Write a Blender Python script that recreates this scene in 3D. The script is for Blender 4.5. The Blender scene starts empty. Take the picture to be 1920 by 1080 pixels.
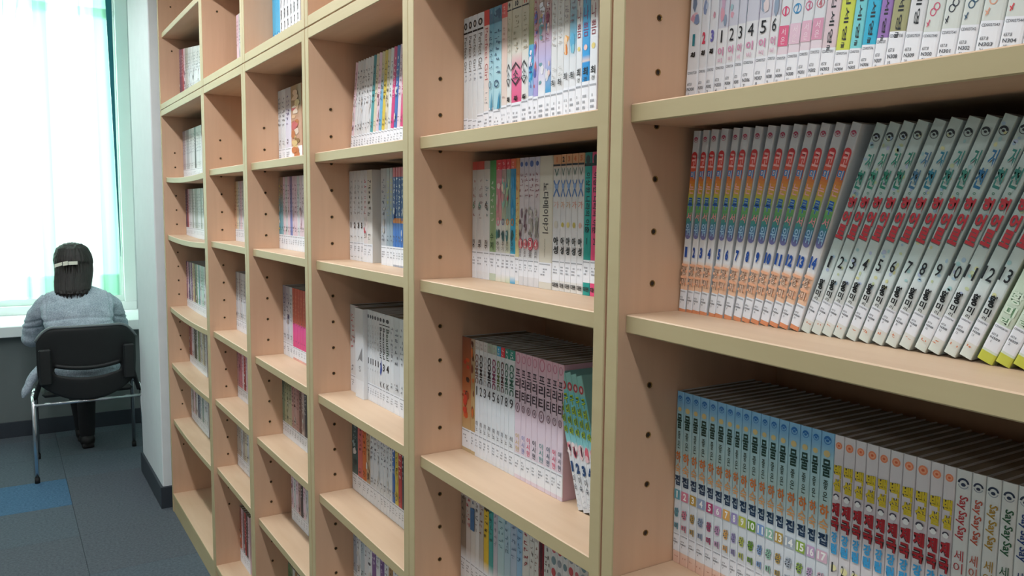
import bpy, bmesh, math, random
from mathutils import Vector, Matrix

# ------------------------------------------------------------------ camera, world, light, exposure
scene = bpy.context.scene
COL = scene.collection
R = math.radians
vs = scene.view_settings
vs.view_transform = 'Standard'
vs.look = 'None'
vs.gamma = 1.0
vs.use_curve_mapping = False
vs.exposure = 0.0

cam_d = bpy.data.cameras.new('camera')
cam = bpy.data.objects.new('camera', cam_d)
COL.objects.link(cam)
scene.camera = cam
cam_d.sensor_width = 36.0
cam_d.lens = 1529.78 * 36.0 / 1920.0
cam_d.clip_start = 0.02
yaw, pit, rol = R(57.9266), R(5.65478), R(0.574379)
fwd = Vector((-math.sin(yaw) * math.cos(pit), math.cos(yaw) * math.cos(pit), -math.sin(pit)))
rgt = Vector((math.cos(yaw), math.sin(yaw), 0))
upv = rgt.cross(fwd)
cr = math.cos(rol) * rgt + math.sin(rol) * upv
cu = -math.sin(rol) * rgt + math.cos(rol) * upv
mw = Matrix((cr, cu, -fwd)).transposed().to_4x4()
mw.translation = Vector((0, -0.657, 1.498))
cam.matrix_world = mw

world = bpy.data.worlds.new('overcast_sky')
scene.world = world
world.use_nodes = True
wn = world.node_tree.nodes['Background']
wn.inputs[0].default_value = (0.90, 0.98, 1.0, 1)
wn.inputs[1].default_value = 7.0

TUBE_Y, TUBE_Z = -0.556, 2.60        # row of tubes hung over the aisle
TUBE_W = {-5.4: 2.2, -4.1: 6.5, -2.8: 18.0, -1.5: 17.0, -0.2: 5.2, 1.1: 11.5}   # watts of each tube over the aisle
FILL_W = 5.6                         # watts per tube of the fill rows added further into the room

# ------------------------------------------------------------------ helpers
def lin(c):
    if isinstance(c, str):
        c = c.lstrip('#')
        c = tuple(int(c[i:i + 2], 16) / 255 for i in (0, 2, 4))
    return tuple((v / 12.92 if v <= 0.04045 else ((v + 0.055) / 1.055) ** 2.4) for v in c)

def mix(a, b, t):
    return tuple(x + (y - x) * t for x, y in zip(a, b))

def new_mat(name):
    m = bpy.data.materials.new(name)
    m.use_nodes = True
    nt = m.node_tree
    return m, nt, nt.nodes['Principled BSDF']

def simple(name, col, rough=0.6, metal=0.0, noise=None, bump=None, spec=None):
    m, nt, b = new_mat(name)
    b.inputs['Base Color'].default_value = (*lin(col), 1)
    b.inputs['Roughness'].default_value = rough
    b.inputs['Metallic'].default_value = metal
    if spec is not None:
        b.inputs['Specular IOR Level'].default_value = spec
    tc = nt.nodes.new('ShaderNodeTexCoord')
    if noise:
        sc, amt = noise
        n = nt.nodes.new('ShaderNodeTexNoise')
        n.inputs['Scale'].default_value = sc
        n.inputs['Detail'].default_value = 5
        nt.links.new(tc.outputs['Object'], n.inputs['Vector'])
        r = nt.nodes.new('ShaderNodeValToRGB')
        c = lin(col)
        r.color_ramp.elements[0].position = 0.3
        r.color_ramp.elements[1].position = 0.7
        r.color_ramp.elements[0].color = (*[v * (1 - amt) for v in c], 1)
        r.color_ramp.elements[1].color = (*[min(1, v * (1 + amt)) for v in c], 1)
        nt.links.new(n.outputs['Fac'], r.inputs['Fac'])
        nt.links.new(r.outputs['Color'], b.inputs['Base Color'])
    if bump:
        sc, st, dist = bump
        n = nt.nodes.new('ShaderNodeTexNoise')
        n.inputs['Scale'].default_value = sc
        n.inputs['Detail'].default_value = 4
        nt.links.new(tc.outputs['Object'], n.inputs['Vector'])
        bp = nt.nodes.new('ShaderNodeBump')
        bp.inputs['Strength'].default_value = st
        bp.inputs['Distance'].default_value = dist
        nt.links.new(n.outputs['Fac'], bp.inputs['Height'])
        nt.links.new(bp.outputs['Normal'], b.inputs['Normal'])
    return m

def wood(name, c1, c2, scale, rough=0.45):
    m, nt, b = new_mat(name)
    tc = nt.nodes.new('ShaderNodeTexCoord')
    mp = nt.nodes.new('ShaderNodeMapping')
    mp.inputs['Scale'].default_value = scale
    n = nt.nodes.new('ShaderNodeTexNoise')
    n.inputs['Scale'].default_value = 6
    n.inputs['Detail'].default_value = 6
    n.inputs['Roughness'].default_value = 0.55
    n2 = nt.nodes.new('ShaderNodeTexNoise')
    n2.inputs['Scale'].default_value = 2.2
    n2.inputs['Detail'].default_value = 2
    add = nt.nodes.new('ShaderNodeMath')
    add.operation = 'MULTIPLY_ADD'
    add.inputs[1].default_value = 0.55
    r = nt.nodes.new('ShaderNodeValToRGB')
    r.color_ramp.elements[0].position = 0.42
    r.color_ramp.elements[1].position = 0.95
    r.color_ramp.elements[0].color = (*lin(c1), 1)
    r.color_ramp.elements[1].color = (*lin(c2), 1)
    nt.links.new(tc.outputs['Object'], mp.inputs['Vector'])
    nt.links.new(mp.outputs['Vector'], n.inputs['Vector'])
    nt.links.new(tc.outputs['Object'], n2.inputs['Vector'])
    nt.links.new(n.outputs['Fac'], add.inputs[0])
    nt.links.new(n2.outputs['Fac'], add.inputs[2])
    nt.links.new(add.outputs[0], r.inputs['Fac'])
    nt.links.new(r.outputs['Color'], b.inputs['Base Color'])
    b.inputs['Roughness'].default_value = rough
    b.inputs['Specular IOR Level'].default_value = 0.35
    return m

M = {}
M['wood_v'] = wood('beech_laminate_upright', 'c8a184', 'd6b092', (9, 9, 0.7))
M['wood_h'] = wood('beech_laminate_shelf', 'ccaa8a', 'dbbd9f', (0.8, 8, 8))
M['edge'] = wood('edge_banding', 'b29e76', 'bfad85', (1.0, 6, 6), 0.5)
M['back'] = wood('beech_back', 'a87f5e', 'b48b69', (8, 8, 0.7), 0.6)
M['hole'] = simple('hole_dark', '2a1c10', 0.7)
M['brass'] = simple('pin_sleeve', '8a6a3a', 0.4, 0.6)
M['wall'] = simple('white_paint', 'dfe3e4', 0.7, noise=(14, 0.02))
M['wallgrey'] = simple('grey_wall_paint', '6c7373', 0.8, noise=(10, 0.03))
M['ceil'] = simple('ceiling_paint', 'e6e6e2', 0.8)
M['base'] = simple('charcoal_baseboard', '2f353d', 0.5)
M['pvc'] = simple('white_pvc', 'eef2f0', 0.35)
M['counter'] = simple('white_laminate', 'eef2f2', 0.4)
M['chrome'] = simple('chrome', 'd8d8dc', 0.18, 1.0)
M['blackpl'] = simple('black_plastic', '0f1213', 0.58, bump=(300, 0.15, 0.001))
M['rim'] = simple('grey_rim_plastic', '6d7476', 0.4)
M['rubber'] = simple('rubber', '101010', 0.7)
M['hair'] = simple('dark_hair', '1e1511', 0.5, noise=(60, 0.45))
M['skin'] = simple('skin', 'd9a98a', 0.55)
M['trouser'] = simple('black_trousers', '0d0d10', 0.8)
M['shoe'] = simple('black_shoe', '14110f', 0.5)
M['ribbon'] = simple('ivory_ribbon', 'f2ecdc', 0.5)
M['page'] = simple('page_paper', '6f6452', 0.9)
M['concrete'] = simple('balcony_concrete', '8c9a94', 0.8, noise=(5, 0.1))
M['lampbody'] = simple('lamp_housing', 'e8e8e8', 0.4)
M['teal'] = simple('teal_hem', '1f6f7c', 0.7)

# printed card / paper: colour comes from the mesh
m, nt, b = new_mat('printed_cover')
at = nt.nodes.new('ShaderNodeAttribute')
at.attribute_name = 'Col'
nt.links.new(at.outputs['Color'], b.inputs['Base Color'])
b.inputs['Roughness'].default_value = 0.38
b.inputs['Specular IOR Level'].default_value = 0.4
M['print'] = m

# carpet
def carpet(name, c1, c2):
    m, nt, b = new_mat(name)
    tc = nt.nodes.new('ShaderNodeTexCoord')
    n = nt.nodes.new('ShaderNodeTexNoise')
    n.inputs['Scale'].default_value = 90
    n.inputs['Detail'].default_value = 8
    n.inputs['Roughness'].default_value = 0.8
    r = nt.nodes.new('ShaderNodeValToRGB')
    r.color_ramp.elements[0].position = 0.36
    r.color_ramp.elements[1].position = 0.64
    r.color_ramp.elements[0].color = (*lin(c1), 1)
    r.color_ramp.elements[1].color = (*lin(c2), 1)
    bp = nt.nodes.new('ShaderNodeBump')
    bp.inputs['Strength'].default_value = 0.6
    bp.inputs['Distance'].default_value = 0.004
    nt.links.new(tc.outputs['Object'], n.inputs['Vector'])
    nt.links.new(n.outputs['Fac'], r.inputs['Fac'])
    nt.links.new(r.outputs['Color'], b.inputs['Base Color'])
    nt.links.new(n.outputs['Fac'], bp.inputs['Height'])
    nt.links.new(bp.outputs['Normal'], b.inputs['Normal'])
    b.inputs['Roughness'].default_value = 0.95
    b.inputs['Specular IOR Level'].default_value = 0.1
    return m
M['carpet'] = carpet('grey_carpet', '4b545c', '666f77')
M['carpet2'] = carpet('grey_carpet_warm', '4c5259', '666c73')
M['carpetblue'] = carpet('blue_carpet', '3a5873', '5a7a96')

# tweed
m, nt, b = new_mat('grey_tweed')
tc = nt.nodes.new('ShaderNodeTexCoord')
n1 = nt.nodes.new('ShaderNodeTexNoise'); n1.inputs['Scale'].default_value = 160; n1.inputs['Detail'].default_value = 6; n1.inputs['Roughness'].default_value = 0.85
n2 = nt.nodes.new('ShaderNodeTexNoise'); n2.inputs['Scale'].default_value = 14; n2.inputs['Detail'].default_value = 4
r = nt.nodes.new('ShaderNodeValToRGB')
r.color_ramp.elements[0].position = 0.34; r.color_ramp.elements[1].position = 0.68
r.color_ramp.elements[0].color = (*lin('76828f'), 1); r.color_ramp.elements[1].color = (*lin('ccd5df'), 1)
ad = nt.nodes.new('ShaderNodeMath'); ad.operation = 'MULTIPLY_ADD'; ad.inputs[1].default_value = 0.25
bp = nt.nodes.new('ShaderNodeBump'); bp.inputs['Strength'].default_value = 0.5; bp.inputs['Distance'].default_value = 0.02
for nn in (n1, n2): nt.links.new(tc.outputs['Object'], nn.inputs['Vector'])
sb = nt.nodes.new('ShaderNodeMath'); sb.operation = 'SUBTRACT'; sb.inputs[1].default_value = 0.125
nt.links.new(n2.outputs['Fac'], ad.inputs[0]); nt.links.new(n1.outputs['Fac'], ad.inputs[2])
nt.links.new(ad.outputs[0], sb.inputs[0]); nt.links.new(sb.outputs[0], r.inputs['Fac'])
nt.links.new(r.outputs['Color'], b.inputs['Base Color'])
nt.links.new(n2.outputs['Fac'], bp.inputs['Height']); nt.links.new(bp.outputs['Normal'], b.inputs['Normal'])
b.inputs['Roughness'].default_value = 0.95; b.inputs['Specular IOR Level'].default_value = 0.1
M['tweed'] = m

# sheer curtain: mint bands in a thin cloth that lets daylight through
m, nt, b = new_mat('mint_sheer')
out = nt.nodes['Material Output']
tc = nt.nodes.new('ShaderNodeTexCoord')
sp = nt.nodes.new('ShaderNodeSeparateXYZ')
cmb = nt.nodes.new('ShaderNodeCombineXYZ')
n = nt.nodes.new('ShaderNodeTexNoise'); n.inputs['Scale'].default_value = 14; n.inputs['Detail'].default_value = 1
nt.links.new(tc.outputs['Object'], sp.inputs[0]); nt.links.new(sp.outputs['Y'], cmb.inputs['Y'])
nt.links.new(cmb.outputs[0], n.inputs['Vector'])
ma = nt.nodes.new('ShaderNodeMath'); ma.operation = 'MULTIPLY_ADD'; ma.inputs[1].default_value = 0.05; 
nt.links.new(n.outputs['Fac'], ma.inputs[0]); nt.links.new(sp.outputs['Y'], ma.inputs[2])
mo = nt.nodes.new('ShaderNodeMath'); mo.operation = 'MULTIPLY_ADD'; mo.inputs[1].default_value = 1 / 0.37; mo.inputs[2].default_value = 0.37
fr_ = nt.nodes.new('ShaderNodeMath'); fr_.operation = 'FRACT'
nt.links.new(ma.outputs[0], mo.inputs[0]); nt.links.new(mo.outputs[0], fr_.inputs[0])
r = nt.nodes.new('ShaderNodeValToRGB')
cr_ = r.color_ramp
cr_.elements[0].position = 0.0; cr_.elements[0].color = (*lin('9ad2b6'), 1)
cr_.elements[1].position = 1.0; cr_.elements[1].color = (*lin('b9e4d0'), 1)
for p_, c_ in ((0.10, 'a4d8be'), (0.24, '8ecbac'), (0.32, 'eefaf4'), (0.70, 'f4fcf8'), (0.78, '9edabc'), (0.84, 'f0faf5'), (0.93, 'eaf8f2')):
    e_ = cr_.elements.new(p_); e_.color = (*lin(c_), 1)
nt.links.new(fr_.outputs[0], r.inputs['Fac'])
tl = nt.nodes.new('ShaderNodeBsdfTranslucent'); tp = nt.nodes.new('ShaderNodeBsdfTransparent'); df = nt.nodes.new('ShaderNodeBsdfDiffuse')
for x in (tl, tp, df): nt.links.new(r.outputs['Color'], x.inputs['Color'])
mx1 = nt.nodes.new('ShaderNodeMixShader'); mx1.inputs[0].default_value = 0.6
mx2 = nt.nodes.new('ShaderNodeMixShader'); mx2.inputs[0].default_value = 0.22
nt.links.new(df.outputs[0], mx1.inputs[1]); nt.links.new(tl.outputs[0], mx1.inputs[2])
nt.links.new(mx1.outputs[0], mx2.inputs[1]); nt.links.new(tp.outputs[0], mx2.inputs[2])
nt.links.new(mx2.outputs[0], out.inputs['Surface'])
M['curtain'] = m

# window glass (thin)
m, nt, b = new_mat('clear_glass')
out = nt.nodes['Material Output']
tp = nt.nodes.new('ShaderNodeBsdfTransparent'); tp.inputs[0].default_value = (0.93, 0.98, 0.96, 1)
gl = nt.nodes.new('ShaderNodeBsdfGlossy'); gl.inputs['Roughness'].default_value = 0.02
mx = nt.nodes.new('ShaderNodeMixShader'); mx.inputs[0].default_value = 0.06
nt.links.new(tp.outputs[0], mx.inputs[1]); nt.links.new(gl.outputs[0], mx.inputs[2]); nt.links.new(mx.outputs[0], out.inputs['Surface'])
M['glass'] = m

m, nt, b = new_mat('lit_tube')
b.inputs['Emission Color'].default_value = (1, 0.97, 0.92, 1)
b.inputs['Emission Strength'].default_value = 4.0
M['tube'] = m

def mesh_obj(name, verts, faces, mat, parent=None, loc=None, mats=None, fm=None, smooth=False):
    me = bpy.data.meshes.new(name)
    me.from_pydata(verts, [], faces)
    for mm in (mats or [mat]):
        me.materials.append(mm)
    if fm:
        me.polygons.foreach_set('material_index', fm)
    if smooth:
        me.polygons.foreach_set('use_smooth', [True] * len(me.polygons))
    return link(name, me, parent, loc)

def link(name, me, parent=None, loc=None):
    o = bpy.data.objects.new(name, me)
    COL.objects.link(o)
    if loc is not None:
        o.location = loc
    if parent is not None:
        o.parent = parent
    return o

def empty(name, loc=(0, 0, 0)):
    o = bpy.data.objects.new(name, None)
    o.empty_display_size = 0.05
    COL.objects.link(o)
    o.location = loc
    return o

def tag(o, label=None, cat=None, group=None, kind=None):
    if label: o['label'] = label
    if cat: o['category'] = cat
    if group: o['group'] = group
    if kind: o['kind'] = kind
    return o

def cbox(x0, x1, y0, y1, z0, z1, c=0.0015):
    """chamfered box: verts, faces (face 0 is the -Y front)"""
    if c <= 0:
        v = [(x, y, z) for x in (x0, x1) for y in (y0, y1) for z in (z0, z1)]
        f = [(0, 4, 5, 1), (2, 3, 7, 6), (0, 1, 3, 2), (4, 6, 7, 5), (0, 2, 6, 4), (1, 5, 7, 3)]
        return v, f
    bm = bmesh.new()
    v, f = cbox(x0, x1, y0, y1, z0, z1, 0)
    bv = [bm.verts.new(p) for p in v]
    for q in f: bm.faces.new([bv[i] for i in q])
    bmesh.ops.bevel(bm, geom=list(bm.edges), offset=c, segments=1, affect='EDGES')
    bm.verts.index_update()
    vv = [tuple(p.co) for p in bm.verts]
    ff = [tuple(p.index for p in q.verts) for q in bm.faces]
    bm.free()
    return vv, ff

def box(name, x0, x1, y0, y1, z0, z1, mat, parent=None, c=0.0):
    v, f = cbox(x0, x1, y0, y1, z0, z1, c)
    return mesh_obj(name, v, f, mat, parent)

def struct(o):
    o['kind'] = 'structure'
    return o

def tube(pts, rad, n=10, closed_caps=True):
    """tube along points (rad scalar or list)"""
    pts = [Vector(p) for p in pts]
    rr = rad if isinstance(rad, (list, tuple)) else [rad] * len(pts)
    vs_, fs = [], []
    prev = None
    for i, p in enumerate(pts):
        d = (pts[min(i + 1, len(pts) - 1)] - pts[max(i - 1, 0)]).normalized()
        if prev is None:
            a = d.cross(Vector((0, 0, 1)))
            if a.length < 1e-4: a = d.cross(Vector((0, 1, 0)))
        else:
            a = prev - d * prev.dot(d)
        a.normalize(); prev = a
        b_ = d.cross(a)
        for k in range(n):
            t = 2 * math.pi * k / n
            vs_.append(tuple(p + (a * math.cos(t) + b_ * math.sin(t)) * rr[i]))
    for i in range(len(pts) - 1):
        for k in range(n):
            k2 = (k + 1) % n
            fs.append((i * n + k, i * n + k2, (i + 1) * n + k2, (i + 1) * n + k))
    if closed_caps:
        fs.append(tuple(range(n - 1, -1, -1)))
        fs.append(tuple((len(pts) - 1) * n + k for k in range(n)))
    return vs_, fs

def joinvf(*parts):
    V, F = [], []
    for v, f in parts:
        o = len(V)
        V += list(v)
        F += [tuple(i + o for i in q) for q in f]
    return V, F

# ------------------------------------------------------------------ the room
X_L, X_R, Y_B, Y_F, Z_C = -6.56, 2.6, 0.335, -5.0, 3.1
fl = struct(box('floor', X_L - 0.1, X_R, Y_F, Y_B + 0.1, -0.10, -0.006, M['carpet']))
# carpet tiles, each its own piece (one blue)
TS = 0.455
v, f = cbox(-TS / 2 + 0.0006, TS / 2 - 0.0006, -TS / 2 + 0.0006, TS / 2 - 0.0006, -0.006, 0.0, 0.0012)
tm = {}
for key in ('carpet', 'carpet2', 'carpetblue'):
    me = bpy.data.meshes.new('carpet_tile_' + key)
    me.from_pydata(v, [], f)
    me.materials.append(M[key])
    tm[key] = me
rnd = random.Random(4)
for i in range(-4, 11):
    for j in range(-1, 6):
        cx = -4.728 + (i) * TS
        cy = -0.412 - TS / 2 - (j - 0) * TS
        key = 'carpetblue' if (i == 0 and j == 0) else rnd.choice(['carpet', 'carpet2'])
        if cx - TS / 2 < -6.50: continue
        t = link('carpet_tile', tm[key], fl, (cx, cy, 0))
        t.rotation_euler.z = rnd.choice([0, math.pi / 2, math.pi, -math.pi / 2])
struct(box('ceiling', X_L - 0.1, X_R, Y_F, Y_B + 0.1, Z_C, Z_C + 0.1, M['ceil']))
struct(box('wall_back', X_L - 0.1, X_R, Y_B, Y_B + 0.1, 0, Z_C, M['wall']))
struct(box('wall_right', X_R, X_R + 0.1, Y_F, Y_B + 0.1, 0, Z_C, M['wall']))
struct(box('wall_front', X_L - 0.1, X_R, Y_F - 0.1, Y_F, 0, Z_C, M['wall']))
# pillar at the end of the shelves
struct(box('wall_pillar', -4.885, -4.224, -0.032, Y_B, 0, Z_C, M['wall'], c=0.004))
v, f = cbox(-4.890, -4.212, -0.044, Y_B - 0.03, 0.0, 0.108, 0.002)
struct(mesh_obj('baseboard_pillar', v, f, M['base']))
# low wall under the counter and its baseboard
struct(box('wall_under_window', -6.60, -6.02, -2.3, Y_B, 0, 0.655, M['wallgrey']))
struct(box('baseboard_window', -6.022, -6.008, -2.3, 0.2, 0.0, 0.10, M['base'], c=0.002))
# window wall above, with the opening
WY0, WY1, WZ0, WZ1 = -2.2, 0.172, 0.724, 3.06
struct(mesh_obj('wall_left', *joinvf(cbox(-6.72, X_L, Y_F, WY0, 0, Z_C, 0), cbox(-6.72, X_L, WY1, Y_B + 0.1, 0, Z_C, 0),
                                     cbox(-6.72, X_L, WY0, WY1, 0, WZ0 - 0.002, 0), cbox(-6.72, X_L, WY0, WY1, WZ1, Z_C, 0)), M['wall']))
# window: outer frame, sashes, panes
win = empty('window_1', (-6.60, (WY0 + WY1) / 2, WZ0))
struct(win)
def wbox(name, x0, x1, y0, y1, z0, z1, mat, parent=win, c=0.003):
    o = box(name, x0 - win.location.x, x1 - win.location.x, y0 - win.location.y, y1 - win.location.y, z0 - win.location.z, z1 - win.location.z, mat, parent, c)
    return o
fr = wbox('frame_sill', -6.64, -6.52, WY0, WY1, 0.724, 0.785, M['pvc'])
wbox('frame_head', -6.64, -6.52, WY0, WY1, 3.0, 3.06, M['pvc'])
wbox('frame_jamb', -6.64, -6.52, 0.092, WY1, 0.785, 3.0, M['pvc'])
wbox('frame_jamb', -6.64, -6.52, WY0, WY0 + 0.08, 0.785, 3.0, M['pvc'])
for (a, b_) in ((-1.05, 0.092), (WY0 + 0.08, -1.05)):
    wbox('sash', -6.62, -6.555, a, b_, 0.785, 0.835, M['pvc'])
    wbox('sash', -6.62, -6.555, a, b_, 2.95, 3.0, M['pvc'])
    wbox('sash', -6.62, -6.555, b_ - 0.022, b_, 0.835, 2.95, M['pvc'])
    wbox('sash', -6.62, -6.555, a, a + 0.045, 0.835, 2.95, M['pvc'])
    wbox('pane', -6.592, -6.588, a + 0.04, b_ - 0.02, 0.83, 2.955, M['glass'], c=0)
# transom rail high in the window
wbox('transom', -6.63, -6.55, WY0 + 0.08, 0.092, 2.80, 2.86, M['pvc'])
# balcony parapet outside the window
bal = box('balcony_wall', -7.06, -6.92, -4.0, 2.0, -0.2, 0.946, M['concrete'], c=0.005)
tag(bal, 'grey concrete balcony wall outside the window, dim behind the curtain', 'balcony wall')
# counter in the window recess
ct = box('window_counter', -6.555, -5.93, -2.29, 0.19, 0.656, 0.724, M['counter'], c=0.004)
tag(ct, 'long white laminate counter below the curtained window', 'counter')

# curtain: folded cloth hung inside the recess
def curtain():
    root = empty('curtain', (-6.44, -1.0, 0.84))
    n, nz = 260, 14
    V, F = [], []
    for k in range(nz + 1):
        t = k / nz
        z = 2.10 * t
        for i in range(n + 1):
            s = i / n
            y_right = 0.064 - 0.037 * max(0.0, min(1.0, (z - 0.27) / 1.8))
            y = -2.1 + (y_right + 2.1) * s
            ph = s * 2 * math.pi * 17
            amp = 0.016 + 0.010 * math.sin(s * 21 + 1.0)
            x = amp * math.sin(ph + 0.5 * math.sin(t * 2.1 + s * 9)) + 0.006 * math.sin(ph * 2.3 + t)
            V.append((x, y + 1.0, z))
    for k in range(nz):
        for i in range(n):
            a = k * (n + 1) + i
            F.append((a, a + 1, a + n + 2, a + n + 1))
    mesh_obj('cloth', V, F, M['curtain'], root, smooth=True)
    # dark teal edging, wide above and running out below
    V = []
    for (z, y0, y1) in ((0.28, 0.0635, 0.066), (1.2, 0.045, 0.064), (2.10, 0.026, 0.066)):
        V += [(0.004, y0 + 1.0, z), (0.004, y1 + 1.0, z), (0.010, y0 + 1.0, z), (0.010, y1 + 1.0, z)]
    F = []
    for k in (0, 4):
        F += [(k + 2, k + 3, k + 7, k + 6), (k + 1, k, k + 4, k + 5), (k, k + 2, k + 6, k + 4), (k + 3, k + 1, k + 5, k + 7)]
    F += [(0, 1, 3, 2), (8, 10, 11, 9)]
    mesh_obj('edging', V, F, M['teal'], root)['label'] = 'dark teal edging strip'
    v, f = tube([(0, -1.15, 2.13), (0, 1.09, 2.13)], 0.012, 10)
    mesh_obj('rail', v, f, M['pvc'], root)
    tag(root, 'sheer mint green curtain, backlit by the window behind the seated person', 'curtain')
curtain()

# daylight portal in the window opening (guides sampling of the sky)
pl = bpy.data.lights.new('window_portal', 'AREA')
pl.shape = 'RECTANGLE'
pl.size = 2.2; pl.size_y = 2.2
po = bpy.data.objects.new('window_portal', pl)
COL.objects.link(po)
po.location = (-6.66, -1.0, 1.9)
po.rotation_euler = (0, -math.pi / 2, 0)
pl.cycles.is_portal = True

# hung tube lights (above the picture), plus fill rows added in the room
def tube_light(x, y, z, length, watts, label, group):
    root = empty('tube_light', (x, y, z))
    tag(root, label, 'lamp', group)
    box('housing', -length / 2 - 0.03, length / 2 + 0.03, -0.035, 0.035, 0.03, 0.075, M['lampbody'], root, 0.004)
    v, f = tube([(-length / 2, 0, 0.012), (length / 2, 0, 0.012)], 0.013, 10)
    mesh_obj('tube', v, f, M['tube'], root)
    for sx in (-1, 1):
        v, f = tube([(sx * length * 0.4, 0, 0.075), (sx * length * 0.4, 0, Z_C - z)], 0.004, 6)
        mesh_obj('hanger', v, f, M['lampbody'], root)
    L = bpy.data.lights.new('tube_glow', 'AREA')
    L.shape = 'RECTANGLE'
    L.size = length; L.size_y = 0.09
    L.energy = watts
    L.color = (0.94, 0.975, 1.0)
    lo = bpy.data.objects.new('tube_glow', L)
    COL.objects.link(lo)
    lo.location = (0, 0, -0.004)
    lo.parent = root
for k, x in enumerate((-5.4, -4.1, -2.8, -1.5, -0.2, 1.1)):
    tube_light(x, TUBE_Y, TUBE_Z, 1.2, TUBE_W[x], 'white tube light hung above the aisle by the shelves', 'tube lights over the aisle')
for y in (-2.4, -4.0):  # unseen rows, added to give the shelves and spines soft fill
    for x in (-4.6, -2.6, -0.6, 1.4):
        tube_light(x, y, 2.75, 1.2, FILL_W, 'white tube light added as unseen fill behind the camera', 'fill tube lights added in the room')
# ------------------------------------------------------------------ bookcases
PT = 0.0235                         # panel and shelf thickness
DEPTH = 0.315
J = [-4.166, -3.230, -2.630, -2.024, -1.422, -0.821, -0.220]    # joints between units
GAP = {3: 0.002, 5: 0.002}
SHELF_Z = [1.627, 1.360, 1.018, 0.755, 0.485]                   # tops of the loose shelves
REC = 0.013                         # how far the loose shelves sit back
BAYW = ['at the far end beside the pillar', 'fifth from the camera', 'fourth from the camera', 'third from the camera', 'second from the camera', 'nearest the camera']
hv, hf = [], []
for k in range(10):
    t = 2 * math.pi * k / 10
    hv += [(0.0012, 0.0042 * math.cos(t), 0.0042 * math.sin(t)), (0.0004, 0.0030 * math.cos(t), 0.0030 * math.sin(t)), (0.0, 0.0042 * math.cos(t), 0.0042 * math.sin(t))]
for k in range(10):
    a, c = 3 * k, 3 * ((k + 1) % 10)
    hf += [(a, c, c + 1, a + 1), (a + 2, c + 2, c, a)]
hf.append(tuple(3 * k + 1 for k in range(10)))
hole_me = bpy.data.meshes.new('pin_hole')
hole_me.from_pydata(hv, [], hf)
hole_me.materials.append(M['brass']); hole_me.materials.append(M['hole'])
hole_me.polygons.foreach_set('material_index', [0] * 20 + [1])

def panel(name, x0, x1, y0, y1, z0, z1, root, main, c=0.0012):
    """board with banded front edge"""
    ox, oy, oz = root.location
    v, f = cbox(x0 - ox, x1 - ox, y0 - oy, y1 - oy, z0 - oz, z1 - oz, c)
    ymin = min(p[1] for p in v)
    fm = [1 if all(v[i][1] < ymin + 0.004 for i in q) else 0 for q in f]
    return mesh_obj(name, v, f, main, root, mats=[main, M['edge']], fm=fm)

def shelf_board(x0, x1, z, root, sag=0.0, tilt=0.0):
    n = 10 if sag else 1
    ox, oy, oz = root.location
    prof = [(REC, -PT + .0015), (REC, -0.0015), (REC + .0015, 0), (DEPTH - 0.012, 0), (DEPTH - 0.012, -PT), (REC + .0015, -PT)]
    V, F, fm = [], [], []
    m_ = len(prof)
    for i in range(n + 1):
        s = i / n
        dz = -sag * 4 * s * (1 - s) + tilt * (0.5 - s)
        for (y, zz) in prof:
            V.append((x0 + (x1 - x0) * s - ox, y - oy, z + zz + dz - oz))
    for i in range(n):
        for k in range(m_):
            k2 = (k + 1) % m_
            F.append((i * m_ + k, i * m_ + k2, (i + 1) * m_ + k2, (i + 1) * m_ + k))
            fm.append(1 if k in (0, 5) else 0)
    F.append(tuple(range(m_)))
    F.append(tuple(n * m_ + k for k in range(m_ - 1, -1, -1)))
    fm += [0, 0]
    return mesh_obj('shelf', V, F, M['wood_h'], root, mats=[M['wood_h'], M['edge']], fm=fm)

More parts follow.
